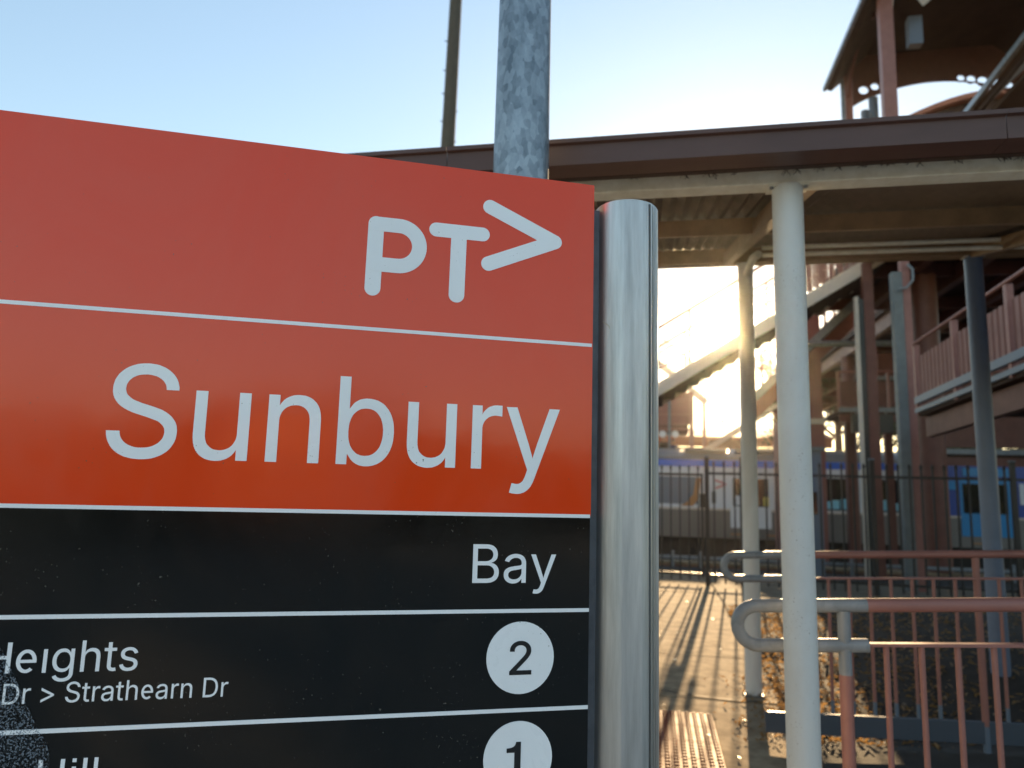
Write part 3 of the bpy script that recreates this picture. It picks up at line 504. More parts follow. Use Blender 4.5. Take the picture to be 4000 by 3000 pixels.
column(-1.5, 6.06, 3.459, .0625); column(-1.75, 2.757, 2.7185, .0565)
for cx_, cy_, cz_ in ((.512, 2.757, 2.7125), (.772, 6.06, 3.452), (2.51, 6.06, 3.452)):
    MB().box(cx_-.075, cx_+.075, cy_-.0405, cy_+.0415, cz_, cz_+.0065).build('cap_plate', 'beamcream', can)
    for qx in (-.062, .062): MB().tube([(cx_+qx, cy_-.03, cz_-.008), (cx_+qx, cy_-.03, cz_)], .008, n=6).build('bolt', 'galvrail', can)
MB().box(.70, .84, 5.99, 6.13, 0, .012).build('foot_plate', 'grey', can)
# drip stains/cobweb tufts hanging under the gutter
tm = MB(); rng = random.Random(5)
for _ in range(26):
    x = rng.uniform(-.2, 2.2); l = rng.uniform(.008, .03)
    for q in range(5): tm.bar((x + rng.uniform(-.012,.012), 2.708, 2.776), (x + rng.uniform(-.02,.02), 2.711, 2.776-l*rng.uniform(.4,1)), .0014, .0014)
tm.build('cobweb', 'darkbrown', can)['kind'] = 'stuff'
# debris in the gutter
tm = MB()
for _ in range(40):
    x = rng.uniform(-.9, 2.0); tm.bar((x, 2.50, 2.838), (x + rng.uniform(-.02,.02), 2.50, 2.842 + rng.uniform(.002, .010)), .004, .003)
tm.build('gutter_debris', 'darkbrown', can)['kind'] = 'stuff'

# ------------------------------------------------------------------ handrails
def handrail(y, x_end, zt, zl, xg, x_posts, x_bal, xr, label, slope=.047, rr=.0255, plate=False, zbase=0.0):
    hr = thing('ramp_handrail', (x_end, y, 0), label, 'handrail')
    zz = lambda x, z: z + (x - x_end) * slope
    rm_ = (zt - zl)/2
    xs0 = x_end + rm_ + .012
    loop = [(xg, y, zz(xg, zl))] + [(xs0, y, zz(xs0, zl))]
    for a in range(-80, 81, 16):
        loop.append((x_end + rm_ + .012 - (rm_+.0)*math.cos(R(a)), y, zz(xs0, (zt+zl)/2) + rm_*math.sin(R(a))))
    loop += [(xs0, y, zz(xs0, zt)), (xg, y, zz(xg, zt))]
    MB().tube(loop, rr, n=18).build('end_loop', 'galvrail', hr, smooth=True)
    MB().tube([(xg, y, zz(xg, zt)), (xr, y, zz(xr, zt))], rr*.998, n=18).build('top_rail', 'pink', hr, smooth=True)
    MB().bar((xg, y, zz(xg, zl)+.004), (xr, y, zz(xr, zl)+.004), .036, .012).build('mid_rail', 'pink', hr, bevel=.001)
    for i, x in enumerate(x_posts):
        zg = zz(x, zbase) - (x-x_end)*slope*.05
        if i == 0 and not plate:
            MB().tube([(x, y, zz(x, zl)-.105), (x, y, zz(x, zt)-.02)], rr*.92, n=18).build('post', 'galvrail', hr, smooth=True)
            MB().tube([(x, y, -.05), (x, y, zz(x, zl)-.105)], rr*.925, n=18).build('post_base', 'pink', hr, smooth=True)
        else:
            MB().tube([(x, y, .20 if plate else -.05), (x, y, zz(x, zt)-.02)], rr*.85, n=16).build('post', 'pink', hr, smooth=True)
            if plate: MB().tube([(x, y, -.03), (x, y, .20)], rr*.86, n=16).build('post_foot', 'bluegrey', hr, smooth=True)
    b0 = MB().tube([(0, 0, 0), (0, 0, 1)], .0105, n=10).build('baluster', 'pink', hr, smooth=True); me = b0.data; bpy.data.objects.remove(b0)
    bz = .255 if plate else .08
    for x in x_bal: shared('baluster', me, hr, (x, y, bz + (x-x_end)*slope*.7), sc=(1, 1, zz(x, zl) - bz - (x-x_end)*slope*.7))
    if plate:
        f0 = MB().tube([(0, 0, 0), (0, 0, .08)], .0115, n=10).build('baluster_foot', 'bluegrey', hr, smooth=True); fm = f0.data; bpy.data.objects.remove(f0)
        for x in x_bal: shared('baluster_foot', fm, hr, (x, y, .178 + (x-x_end)*slope*.7))
        MB().bar((x_end+.25, y, .118), (xr, y, .118 + (xr-x_end)*slope*.7), .03, .125).build('base_plate', 'platepaint', hr, bevel=.002)
    else:
        MB().bar((x_posts[0], y, .07), (xr, y, .07 + (xr-x_end)*slope*.7), .03, .03).build('bottom_rail', 'pink', hr)
    return hr
handrail(3.0, .314, 1.110, .963, .798, [.715, 2.1, 3.5], [.860 + .1215*i for i in range(22) if abs(.860+.1215*i-2.1) > .05 and abs(.860+.1215*i-3.5) > .05], 3.8,
         'nearer ramp handrail with grey looped end and salmon pink rails', slope=.062)
handrail(5.0, .451, 1.138, .987, 1.0, [1.97, 3.5, 5.0], [.985 + .1232*i for i in range(34) if abs(.985+.1232*i-1.97) > .05 and abs(.985+.1232*i-3.5) > .05], 5.6,
         'farther ramp handrail with grey looped end standing before the mulch bed', slope=.048, rr=.024, plate=True)

# ------------------------------------------------------------------ black steel fence and gate
def paling_mesh(h, wd=.026):
    m = MB(); m.box(-wd/2, wd/2, -wd/2, wd/2, 0, h-.10)
    m.add([(-wd/2,-wd/2,h-.10),(wd/2,-wd/2,h-.10),(wd/2,wd/2,h-.10),(-wd/2,wd/2,h-.10),
           (-wd*.95,-wd/2,h-.055),(wd*.95,-wd/2,h-.055),(wd*.95,wd/2,h-.055),(-wd*.95,wd/2,h-.055),(0,0,h)],
          [(0,1,5,4),(1,2,6,5),(2,3,7,6),(3,0,4,7),(4,5,8),(5,6,8),(6,7,8),(7,4,8)])
    return m
fe = thing('steel_fence', (3.4, 12.45, 0), 'tall black steel paling fence along the railway', 'fence')
fy = lambda x: 12.55 - (x - .9)*.045
pm = paling_mesh(2.035).build('paling', 'fence', fe); pme = pm.data; bpy.data.objects.remove(pm)
fposts = [.905, 1.47, 3.47, 5.46, 7.5]
x = 1.02
while x < 8.2:
    if min(abs(x-p) for p in fposts) > .06: shared('paling', pme, fe, (x, fy(x), .05))
    x += .1665
for x in fposts:
    y = fy(x); wdt = .035
    MB().box(x-wdt, x+wdt, y-wdt, y+wdt, 0, 2.13).build('post', 'fence', fe, bevel=.003)
    MB().box(x-.042, x+.042, y-.042, y+.042, 2.13, 2.155).build('post_cap', 'bluegrey', fe, bevel=.004)
for z in (1.86, .18):
    MB().bar((.9, fy(.9)+.03, z), (8.2, fy(8.2)+.03, z), .03, .04).build('rail', 'fence', fe)
ga = thing('fence_gate', (.2, 12.9, 0), 'black steel paling gate hung left of the fence post', 'gate')
pm = paling_mesh(1.955, .024).build('paling', 'fence', ga); pmg = pm.data; bpy.data.objects.remove(pm)
x = .78
while x > -3.5:
    shared('paling', pmg, ga, (x, 12.85 + (.8-x)*.03, .06)); x -= .1535
for z in (1.84, .16):
    MB().bar((.86, 12.83, z), (-3.5, 12.96, z), .03, .042).build('rail', 'fence', ga)
MB().box(.825, .862, 12.80, 12.86, .1, 1.86).build('stile', 'fence', ga)
MB().box(.80, .90, 12.72, 12.80, 1.28, 1.52).build('lock_box', 'fence', ga, bevel=.006)
MB().box(.99, 1.06, 12.62, 12.68, 1.36, 1.56).build('latch', 'grey', fe, bevel=.004)

# low barrier and kerb in front of the tracks
kb = thing('track_kerb', (1, 16.0, 0), 'low concrete kerb with a galvanised guard rail before the tracks', 'kerb')
MB().box(-9, 14, 15.75, 16.15, -.3, .085).build('coping', 'concrete', kb, bevel=.01)
MB().box(-9, 14, 15.70, 15.748, -.3, .03).build('face', 'brick', kb)
MB().bar((-9, 15.5, .20), (14, 15.5, .20), .05, .06).build('guard_rail', 'galvrail', kb)
for x in (-2.5, .42, .98, 3.9, 6.8, 9.7): MB().box(x-.03, x+.03, 15.53, 15.59, -.1, .32).build('guard_post', 'galvrail', kb)

# ------------------------------------------------------------------ train
TY = 27.0
tr = thing('train', (4, TY, -1.0), 'silver commuter train with a blue upper band standing behind the fence', 'train')
def tbox(x0, x1, z0, z1, m, name, d=.03, y=TY, parent=None): return MB().box(x0, x1, y-d, y, z0, z1).build(name, m, parent or tr)
prof = [(TY, -.08), (TY, .35), (TY+.0, 2.30), (TY+.08, 2.68), (TY+.35, 2.95), (TY+1.4, 3.15), (TY+2.5, 2.95), (TY+2.8, 2.6), (TY+2.8, -.08)]
MB().prism(prof, 'x', -14, 32).build('body', 'trainskirt', tr)
MB().prism([(TY-.03, 2.70), (TY+.05, 2.82), (TY+.35, 2.99), (TY+1.4, 3.19), (TY+2.5, 2.99), (TY+2.83, 2.70)], 'x', -14, 32).build('roof', 'trainroof', tr)
for x in (-8, 1.2, 3.0, 4.6, 9, 13, 20): MB().box(x, x+1.5, TY+.2, TY+1.8, 3.0, 3.12).build('roof_unit', 'trainroof', tr, bevel=.02)
tbox(-14, 9.25, 2.46, 2.70, 'blueband', 'blue_band'); tbox(9.25, 32, .966, 2.70, 'bluedeep', 'blue_cab_side', d=.025)
tbox(-14, 9.245, .97, 2.455, 'trainwhite', 'white_side', d=.012)
tbox(-14, 32, .90, .965, 'stringer', 'waist_rail', d=.03)
for z in (.06, .20, .34, .48, .62, .76): tbox(-14, 32, z, z+.06, 'trainskirt', 'side_rib', d=.02)
def window(x0, x1, z0=1.07, z1=2.09, reflect=True):
    f = tbox(x0-.06, x1+.06, z0-.06, z1+.06, 'rubber', 'window', d=.020)
    MB().box(x0, x1, TY-.026, TY-.021, z0, z1).build('pane', 'window', f)
    if reflect:  # blue reflection painted as thin pale blocks on the pane
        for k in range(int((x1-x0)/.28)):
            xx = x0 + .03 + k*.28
            MB().box(xx, xx+.23, TY-.031, TY-.0265, z0, z0 + .26 + .10*((k*7) % 3)/2).build('window_reflection', 'reflectblue', f)
for a, b in ((-7.5, -5.4), (-4.8, -2.7), (5.05, 6.9), (7.25, 8.46), (12.3, 13.6), (14.4, 16.5), (-10.2, -8.2)): window(a, b)
def tdoor(x0, x1, m='trainwhite', z0=.30, z1=2.2):
    d = tbox(x0, x1, z0, z1, m, 'door', d=.035)
    for q in (0, 1):
        c0 = x0 + .09 + q*(x1-x0)/2; c1 = c0 + (x1-x0)/2 - .18
        MB().box(c0, c1, TY-.046, TY-.036, 1.07, 2.06).build('door_pane', 'window', d)
    MB().box((x0+x1)/2-.02, (x0+x1)/2+.02, TY-.05, TY-.037, z0, z1).build('door_seal', 'rubber', d)
for a, b in ((2.76, 4.16), (-1.9, -.4), (-12.2, -10.7), (17, 18.5)): tdoor(a, b)
tdoor(10.28, 11.82, 'cyan')
tbox(-.2, 1.66, 1.09, 2.08, 'bluegrey', 'window_film', d=.016)
MB().add([(1.0,TY-.024,1.02),(1.45,TY-.024,1.02),(1.66,TY-.024,1.30),(1.74,TY-.024,2.05),(1.58,TY-.024,2.05),(1.46,TY-.024,1.45),(1.22,TY-.024,1.15)], [(0,1,2,3,4,5,6)]).build('orange_swoosh', 'orange', tr)
ar = MB(); ar.bar((2.24, TY-.03, 1.98), (2.62, TY-.03, 1.84), .03, .05); ar.bar((2.62, TY-.036, 1.84), (2.24, TY-.036, 1.68), .03, .05); ar.build('chevron_logo', 'logo', tr)
for a, b, z0, z1, m in ((2.95, 3.2, 1.10, 1.45, 'trainwhite'), (3.9, 4.07, 1.10, 1.42, 'yellow'), (9.9, 10.2, 1.85, 2.15, 'cyan'), (10.4, 11.9, 2.32, 2.60, 'cyan'), (12.1, 12.25, 1.4, 2.1, 'trainwhite')): tbox(a, b, z0, z1, m, 'side_print', d=.052)
for a in (2.75, 3.95, 10.6): tbox(a, a+.45, .05, .095, 'orange', 'warning_print', d=.045)
MB().box(-14, 32, TY+.25, TY+2.5, -1.05, -.09).build('underframe', 'dark', tr)
for x in (-9, -6.5, 6, 8.5, 14, 16.5):
    MB().tube([(x, TY+.12, -.62), (x, TY+.24, -.62)], .42, n=24).build('wheel', 'dark', tr)

# ------------------------------------------------------------------ near stair to the footbridge
st = thing('footbridge_stair', (.0, 15.9, 0), 'beige stringered open stair climbing right towards the footbridge', 'stair')
SLP = .612; sz = lambda x: 3.79 + (x - .13)*SLP        # stringer top edge
xa, xb = -6.0, 4.75
for y0, y1 in ((15.0, 15.08), (17.1, 17.18)):
    MB().prism([(xa, sz(xa)-.29), (xb, sz(xb)-.29), (xb, sz(xb)), (xa, sz(xa))], 'y', y0, y1).build('stringer', 'stringer', st)
nst = 38
for i in range(nst):
    x = xa + .15 + (xb - xa - .3)*i/nst; z = sz(x) - .10
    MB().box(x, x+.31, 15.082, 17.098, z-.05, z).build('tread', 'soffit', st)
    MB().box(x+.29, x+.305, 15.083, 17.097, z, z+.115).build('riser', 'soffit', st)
for yy in (15.04, 17.14):
    MB().tube([(xa, yy, sz(xa)+1.16), (xb, yy, sz(xb)+1.16)], .034, n=10).build('handrail', 'pink', st, smooth=True)
    MB().tube([(xa, yy, sz(xa)+.62), (xb, yy, sz(xb)+.62)], .02, n=8).build('mid_rail', 'pink', st, smooth=True)
    for x in (-4.9, -3.0, -1.1, .78, 2.66, 4.5):
        MB().tube([(x, yy, sz(x)-.05), (x, yy, sz(x)+1.16)], .028, n=8).build('rail_post', 'pink', st, smooth=True)
# slatted upper balustrade
bs = MB().box(-.05, .05, -.012, .012, 0, 1).build('slat', 'pinkpanel', st); bsm = bs.data; bpy.data.objects.remove(bs)
for i in range(13):
    x = 3.02 + .128*i; shared('slat', bsm, st, (x, 15.12, sz(x)+.05), sc=(.45 if i % 3 else .9, 1, 1.02))
for i in range(11):
    x = 3.05 + .15*i; shared('slat', bsm, st, (x, 17.2, sz(x)-.05), sc=(.8, 1, 1.3))

# second flight behind it
s3 = thing('inner_stair', (4.2, 19.5, 0), 'short pink sided stair flight with grey stringer deep under the footbridge', 'stair')
p3 = lambda x: 5.394 + (x-3.884)*.975
MB().prism([(2.6, p3(2.6)-.28), (5.6, p3(5.6)-.28), (5.6, p3(5.6)), (2.6, p3(2.6))], 'y', 19.0, 19.08).build('stringer', 'galvrail', s3)
MB().prism([(2.6, p3(2.6)-.8), (5.6, p3(5.6)-.8), (5.6, p3(5.6)-.28), (2.6, p3(2.6)-.28)], 'y', 20.6, 20.7).build('side_panel', 'pinkpanel', s3)
for i in range(14):
    x = 2.7 + .2*i; MB().box(x, x+.22, 19.08, 20.6, p3(x)-.10, p3(x)-.05).build('tread', 'soffit', s3)
for i in range(12): MB().box(2.7+.24*i, 2.76+.24*i, 20.3, 20.33, p3(2.7+.24*i), p3(2.7+.24*i)+1.0).build('baluster', 'pinkpanel', s3)
MB().tube([(3.2, 18.0, 5.17), (6.2, 18.0, 5.16)], .075, n=14).build('cross_tube', 'galvrail', s3, smooth=True)

# ------------------------------------------------------------------ footbridge: deck, girders, columns
fb = thing('footbridge', (5.0, 13.3, 0), 'salmon steel footbridge with dark soffit over the railway', 'footbridge')
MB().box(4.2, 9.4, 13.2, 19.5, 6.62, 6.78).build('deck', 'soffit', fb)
MB().box(6.3, 9.4, 19.505, 44, 6.62, 6.78).build('deck', 'soffit', fb)
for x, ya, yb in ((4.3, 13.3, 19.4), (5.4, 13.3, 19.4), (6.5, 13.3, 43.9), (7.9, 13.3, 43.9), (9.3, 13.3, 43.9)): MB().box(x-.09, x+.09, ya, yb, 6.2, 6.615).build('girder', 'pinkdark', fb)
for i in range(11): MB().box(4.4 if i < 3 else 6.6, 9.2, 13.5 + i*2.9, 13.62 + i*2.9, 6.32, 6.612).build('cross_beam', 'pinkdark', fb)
for i in range(7):
    y = 19.5 + i*3.5
    MB().box(6.30, 6.38, y, y+3.4, 6.80, 7.85).build('balustrade_panel', 'pinkpanel', fb)
    MB().box(9.32, 9.40, y, y+3.4, 6.80, 7.85).build('balustrade_panel', 'pinkpanel', fb)
MB().box(4.9, 6.29, 19.42, 19.5, 6.80, 7.85).build('balustrade_panel', 'pinkpanel', fb)
def twin_col(x, y, zt, name, w1=.165, w2=.13, split=True):
    MB().box(x-w1, x-.004, y-.09, y+.09, -.02, zt-.06).build('column_cover', 'grey', fb, bevel=.004)
    MB().box(x+.0, x+w2, y-.07, y+.11, -.02, 6.2).build('column', 'pink', fb, bevel=.004)
twin_col(4.33, 13.3, 5.55, 'a')
MB().tube([(4.40, 13.15, 5.60), (4.47, 13.12, 5.50), (4.46, 13.1, 5.3), (4.35, 13.1, 5.16), (4.24, 13.12, 5.15)], .022, n=8).build('cable_loop', 'galvrail', fb, smooth=True)
MB().box(3.985, 4.05, 14.9, 15.0, -1, 5.5).build('conduit', 'stringer', fb); MB().box(4.05, 4.15, 14.92, 15.1, -1, 5.45).build('column_cover', 'screen', fb)
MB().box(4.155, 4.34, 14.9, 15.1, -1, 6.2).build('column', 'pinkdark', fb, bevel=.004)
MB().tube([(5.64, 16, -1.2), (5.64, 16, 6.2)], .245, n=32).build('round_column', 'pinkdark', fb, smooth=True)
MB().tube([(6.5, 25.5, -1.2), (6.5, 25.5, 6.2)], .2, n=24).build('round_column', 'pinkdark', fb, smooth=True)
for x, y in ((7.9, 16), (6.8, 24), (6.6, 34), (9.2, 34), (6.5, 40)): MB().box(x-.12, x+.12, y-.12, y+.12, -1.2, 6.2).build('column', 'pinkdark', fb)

lt = thing('shade_tower', (4.0, 20.3, -1), 'salmon clad tower behind the nearest cream column, hidden bulk added for shade', 'shade tower')  # only a pink edge shows; the hidden bulk is added to shade the ground
MB().box(3.36, 4.42, 19.75, 21.2, -1.2, 3.5).build('lower_shade_cladding', 'pinkpanel', lt, bevel=.01)
MB().box(3.62, 4.40, 19.8, 21.2, 3.505, 6.6).build('upper_shade_cladding', 'pinkpanel', lt, bevel=.01)
MB().box(3.34, 4.44, 19.70, 19.745, 3.38, 3.52).build('trim', 'stringer', lt)
tmx = thing('shade_cabinet', (2.77, 14.2, 0), 'blue grey cabinet added behind the fence to shade the ground', 'shade cabinet')  # unseen box added to keep sun off the ground at right
MB().box(2.48, 3.06, 14.0, 14.6, 0, 2.35).build('cabinet', 'bluegrey', tmx, bevel=.02)
MB().box(2.58, 2.96, 13.985, 13.998, 1.2, 1.6).build('screen', 'window', tmx); MB().box(2.44, 3.10, 13.9, 14.65, 2.352, 2.42).build('shade_cabinet_hood', 'grey', tmx, bevel=.01)  # screen and hood are parts of the added shade cabinet
# access ramp: ribbed salmon panels on the right
ra = thing('access_ramp', (4.2, 10.5, 0), 'elevated access ramp with ribbed salmon side panels and grey edge beams', 'ramp')
XR = 4.2; YA, YB = 4.5, 12.42
rzz = lambda y, z0: z0 + (12.4 - y)*.040
def panel_strip(y0, y1):
    m = MB(); k = 0; y = y0; col = []
    while y < y1 - .001:
        for dy, dx in ((0, 0), (.05, 0), (.06, .02), (.10, .02), (.11, 0)):
            if y + dy <= y1: col.append((y+dy, dx))
        y += .15
    for (yy, dx) in col: m.v += [(XR-.0+dx, yy, rzz(yy, 3.16)), (XR+dx, yy, rzz(yy, 3.79))]
    for i in range(len(col)-1): m.f.append((2*i, 2*i+2, 2*i+3, 2*i+1))
    m.build('ribbed_panel', 'pinkpanel', ra)
py = [4.5, 6.1, 7.7, 9.3, 10.9, 12.4]
for a, b in zip(py, py[1:]): panel_strip(a+.05, b-.05)
for y in py: MB().box(XR-.03, XR+.05, y-.04, y+.04, rzz(y, 2.86), rzz(y, 4.0)).build('panel_post', 'pink', ra)
MB().tube([(XR-.02, YA, rzz(YA, 4.02)), (XR-.02, YB, rzz(YB, 4.02))], .026, n=12).build('handrail', 'pink', ra, smooth=True)
for z0, hh, m in ((3.09, .11, 'bluegrey'), (2.925, .07, 'bluegrey')):
    MB().bar((XR-.02, YA, rzz(YA, z0)), (XR-.02, YB, rzz(YB, z0)), .06, hh).build('edge_beam', m, ra)
MB().prism([(YA, rzz(YA, 2.84)), (YB, 2.84), (YB, 2.90), (YA, rzz(YA, 2.90))], 'x', XR, 6.3).build('ramp_deck', 'soffit', ra)
MB().bar((XR+.16, YA, rzz(YA, 2.66)), (XR+.16, YB, 2.66), .12, .30).build('girder', 'pinkdark', ra)
MB().bar((6.1, YA, rzz(YA, 2.66)), (6.1, YB, 2.66), .12, .30).build('girder', 'pinkdark', ra)
MB().prism([(YA, rzz(YA, 3.1)), (YB, 3.1), (YB, 4.1), (YA, rzz(YA, 4.1))], 'x', 6.3, 6.36).build('inner_panel', 'pinkpanel', ra)
for y in (5.0, 12.3): MB().box(6.0, 6.2, y-.1, y+.1, -.1, 2.6).build('support_column', 'pinkdark', ra)
# switchback landings beyond
for x0, x1, y0, y1, z, lab in ((4.75, 12, 19.6, 21.6, 3.74, 'level switchback landing with salmon rail between the bridge columns'), (5.9, 14, 17.0, 18.8, 2.55, 'lower switchback ramp half hidden behind the round column'), (6.5, 14, 22.4, 24, 5.0, 'upper switchback ramp in the shade below the footbridge')):
    la = thing('ramp_landing', (x0, y0, z), lab, 'ramp', 'switchback ramps')
    MB().box(x0, x1, y0, y1, z-.12, z-.03).build('deck', 'soffit', la)
    MB().box(x0-.02, x1, y0-.06, y0-.002, z-.05, z+.06).build('edge_beam', 'galvrail', la)
    MB().box(x0, x1, y0-.03, y0, z-.30, z-.12).build('girder', 'pinkdark', la)
    for k in range(int((x1-x0)/1.2)):
        MB().box(x0 + k*1.2 + .05, x0 + k*1.2 + 1.15, y0+.01, y0+.03, z+.10, z+.75).build('infill_panel', 'pinkdark', la)
    MB().tube([(x0, y0, z+1.0), (x1, y0, z+1.0)], .03, n=8).build('handrail', 'pink', la)
    for k in range(int((x1-x0)/1.2)+1): MB().box(x0+k*1.2-.03, x0+k*1.2+.03, y0-.03, y0+.03, z, z+1.0).build('rail_post', 'pink', la)
    for k in (0.4, (x1-x0)-.6): MB().box(x0+k, x0+k+.2, (y0+y1)/2, (y0+y1)/2+.2, -1.2, z-.12).build('support_column', 'pinkdark', la)
ib = thing('information_screen', (5.17, 20.2, 2.9), 'dark hanging information cabinet under the switchback landing', 'screen')
MB().box(4.98, 5.95, 19.3, 19.45, 3.13, 3.60).build('cabinet', 'screen', ib, bevel=.01)
for x in (5.1, 5.8): MB().box(x-.02, x+.02, 19.36, 19.39, 3.60, 3.70).build('hanger', 'grey', ib)

# ------------------------------------------------------------------ pavilion above
pv = thing('footbridge_shelter', (6.2, 15.5, 6.8), 'tall open shelter with arched pierced brackets on top of the footbridge', 'shelter')
MB().box(4.40, 4.645, 13.9, 14.1, 6.78, 12.6).build('post', 'pink', pv, bevel=.01)
MB().box(4.52, 4.68, 16.95, 17.05, 6.78, 11.5).build('post', 'pink', pv, bevel=.01)
MB().box(4.42, 4.49, 16.9, 16.98, 6.78, 11.35).build('downpipe', 'galv', pv)
MB().box(8.3, 8.5, 16.95, 17.05, 6.78, 11.5).build('post', 'pink', pv)
MB().box(8.3, 8.5, 13.9, 14.1, 6.78, 12.6).build('post', 'pink', pv)
def arch_beam(y0, y1, xl, xr, ztop, zspring, zcrown, holes, name='arch_bracket'):
    """flat plate with an arched lower edge and round holes"""
    bm = bmesh.new(); out_ = []
    nseg = 28; low = [(xl + (xr-xl)*i/nseg, zspring + (zcrown-zspring)*math.sin(math.pi*i/nseg)**.8) for i in range(nseg+1)]
    loops = [low + [(xr, ztop), (xl, ztop)]] + [[(hx + hr*math.cos(2*math.pi*i/20), hz + hr*math.sin(2*math.pi*i/20)) for i in range(20)] for hx, hz, hr in holes]
    edges = []
    for lp_ in loops:
        vv = [bm.verts.new((p[0], y0, p[1])) for p in lp_]
        edges += [bm.edges.new((vv[i], vv[(i+1) % len(vv)])) for i in range(len(vv))]
    bmesh.ops.triangle_fill(bm, use_beauty=True, use_dissolve=False, edges=edges)
    ret = bmesh.ops.extrude_face_region(bm, geom=list(bm.faces))
    bmesh.ops.translate(bm, verts=[e for e in ret['geom'] if isinstance(e, bmesh.types.BMVert)], vec=(0, y1-y0, 0))
    bmesh.ops.recalc_face_normals(bm, faces=bm.faces)
    me = bpy.data.meshes.new(name); bm.to_mesh(me); bm.free(); me.materials.append(M['pinkdark']); return link(name, me, pv)
arch_beam(17.0, 17.06, 4.70, 8.3, 12.05, 10.72, 11.20, [(4.945, 11.11, .11), (5.196, 11.18, .095), (5.42, 11.27, .06), (7.054, 11.23, .085), (7.266, 11.185, .10), (7.504, 11.12, .115), (7.78, 11.03, .125), (8.03, 10.95, .11)])
# bracket along the left side (runs front to back), an arch between the two posts
ab = MB(); yy_ = [14.1 + 2.85*i/16 for i in range(17)]
low = [(y, 10.9 + .75*math.sin(math.pi*(y-14.1)/2.85)**.7) for y in yy_]
MB().prism(low + [(16.95, 11.85), (14.1, 11.95)], 'x', 4.55, 4.60).build('arch_bracket', 'pinkpanel', pv)
MB().add([(4.75, 13.95, 11.8), (5.2, 13.95, 11.05), (6.2, 13.95, 11.9), (6.2, 13.95, 12.4), (4.65, 13.95, 12.4), (4.65, 13.95, 11.0)], [(0,1,2,3,4),(0,4,5)]).build('front_bracket', 'stringer', pv)
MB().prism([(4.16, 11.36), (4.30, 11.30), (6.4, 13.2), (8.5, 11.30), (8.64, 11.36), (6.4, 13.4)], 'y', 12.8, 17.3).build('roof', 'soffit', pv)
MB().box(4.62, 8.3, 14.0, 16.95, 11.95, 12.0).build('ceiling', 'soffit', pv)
MB().bar((4.14, 17.3, 11.36), (4.14, 12.4, 11.38), .07, .10).build('gutter', 'galv', pv)
for x, y, z0, z1, r in ((5.02, 16.6, 10.05, 10.65, .10), (4.80, 16.5, 10.0, 10.3, .085)): MB().tube([(x, y, z0), (x, y, z1)], r, n=18).build('loudspeaker', 'bluegrey', pv, smooth=True)
MB().box(5.05, 5.3, 14.3, 14.5, 10.5, 11.1).build('light_box', 'bluegrey', pv)
rr_ = thing('footbridge_roof', (8, 14, 7), 'dark pitched footbridge roof with grey gutter at the right edge', 'roof')
MB().prism([(6.62, 9.66), (6.72, 9.60), (9.5, 12.4), (12, 9.6), (12, 9.9), (9.5, 12.7)], 'y', 9.4, 16.3).build('roof_sheet', 'soffit', rr_)
MB().bar((6.60, 16.3, 9.70), (6.60, 9.4, 9.98), .09, .12).build('gutter', 'galv', rr_)
MB().bar((6.74, 16.3, 9.60), (6.74, 9.4, 9.72), .08, .10).build('fascia', 'darkbrown', rr_)
MB().box(6.9, 12, 9.6, 16.2, 9.45, 9.55).build('ceiling', 'soffit', rr_)
for x, y in ((7.2, 15.9), (11.5, 15.9), (7.2, 9.8), (11.5, 9.8)): MB().box(x-.1, x+.1, y-.1, y+.1, 6.78, 9.45).build('post', 'pinkdark', rr_)
MB().box(6.4, 12.2, 9.2, 16.2, 6.55, 6.75).build('floor', 'soffit', rr_)
for x, y in ((11.8, 9.6), (11.8, 15.5)): MB().box(x-.2, x+.2, y-.2, y+.2, -1.1, 6.55).build('column', 'pinkdark', rr_)
cr_ = thing('curved_roof', (9, 22, 7), 'reddish curved roof further along the footbridge', 'roof')
cpts = [(6.6 + 6*i/14, 12.45 + 1.15*math.sin(math.pi*(i/14)*.85)) for i in range(15)]
MB().prism(cpts + [(p[0], p[1]-.16) for p in cpts[::-1]], 'y', 21.9, 27).build('roof_sheet', 'terraroof', cr_)
MB().prism([(p[0], p[1]-.165) for p in cpts] + [(12.6, 12.2), (6.6, 12.2)], 'y', 22.2, 22.3).build('gable', 'soffit', cr_)
for x in (6.9, 8.3): MB().box(x-.1, x+.1, 22.4, 22.6, 6.78, 12.3).build('post', 'pinkdark', cr_)

# ------------------------------------------------------------------ far side of the railway
fw = thing('far_walkway', (1, 33, 2.2), 'far pink panelled walkway and landing behind the train', 'walkway')
MB().box(-9, 7.5, 31.6, 36, 2.02, 2.2).build('deck', 'soffit', fw)
MB().box(-9, 7.5, 31.7, 31.9, -1.2, 2.02).build('wall', 'brick', fw)
MB().box(-3.5, 1.62, 30.9, 31.1, 4.35, 5.72).build('panel', 'pinkpanel', fw)
for z in (4.12, 4.75, 5.6): MB().box(-3.5, 1.62, 30.86, 30.895, z, z+.05).build('panel_rail', 'pink', fw)
MB().box(-3.5, 1.5, 30.9, 33, 4.02, 4.34).build('upper_deck', 'pinkdark', fw)
MB().box(1.55, 1.72, 30.85, 31.05, -1, 5.75).build('post', 'pink', fw)
MB().box(-1.2, -1.0, 30.85, 31.05, -1, 5.75).build('post', 'pink', fw)
MB().tube([(-9, 36, 3.3), (7.5, 36, 3.3)], .03, n=8).build('handrail', 'pink', fw)
for i in range(66): MB().box(-9 + .25*i, -8.93 + .25*i, 35.9, 35.95, 2.2, 3.5).build('baluster', 'pinkpanel', fw)
s2 = thing('far_stair', (3, 33, 2.2), 'small far stair with beige stringer rising right above the train roof', 'stair')
q2 = lambda x: 3.253 + (x-1.943)*.67
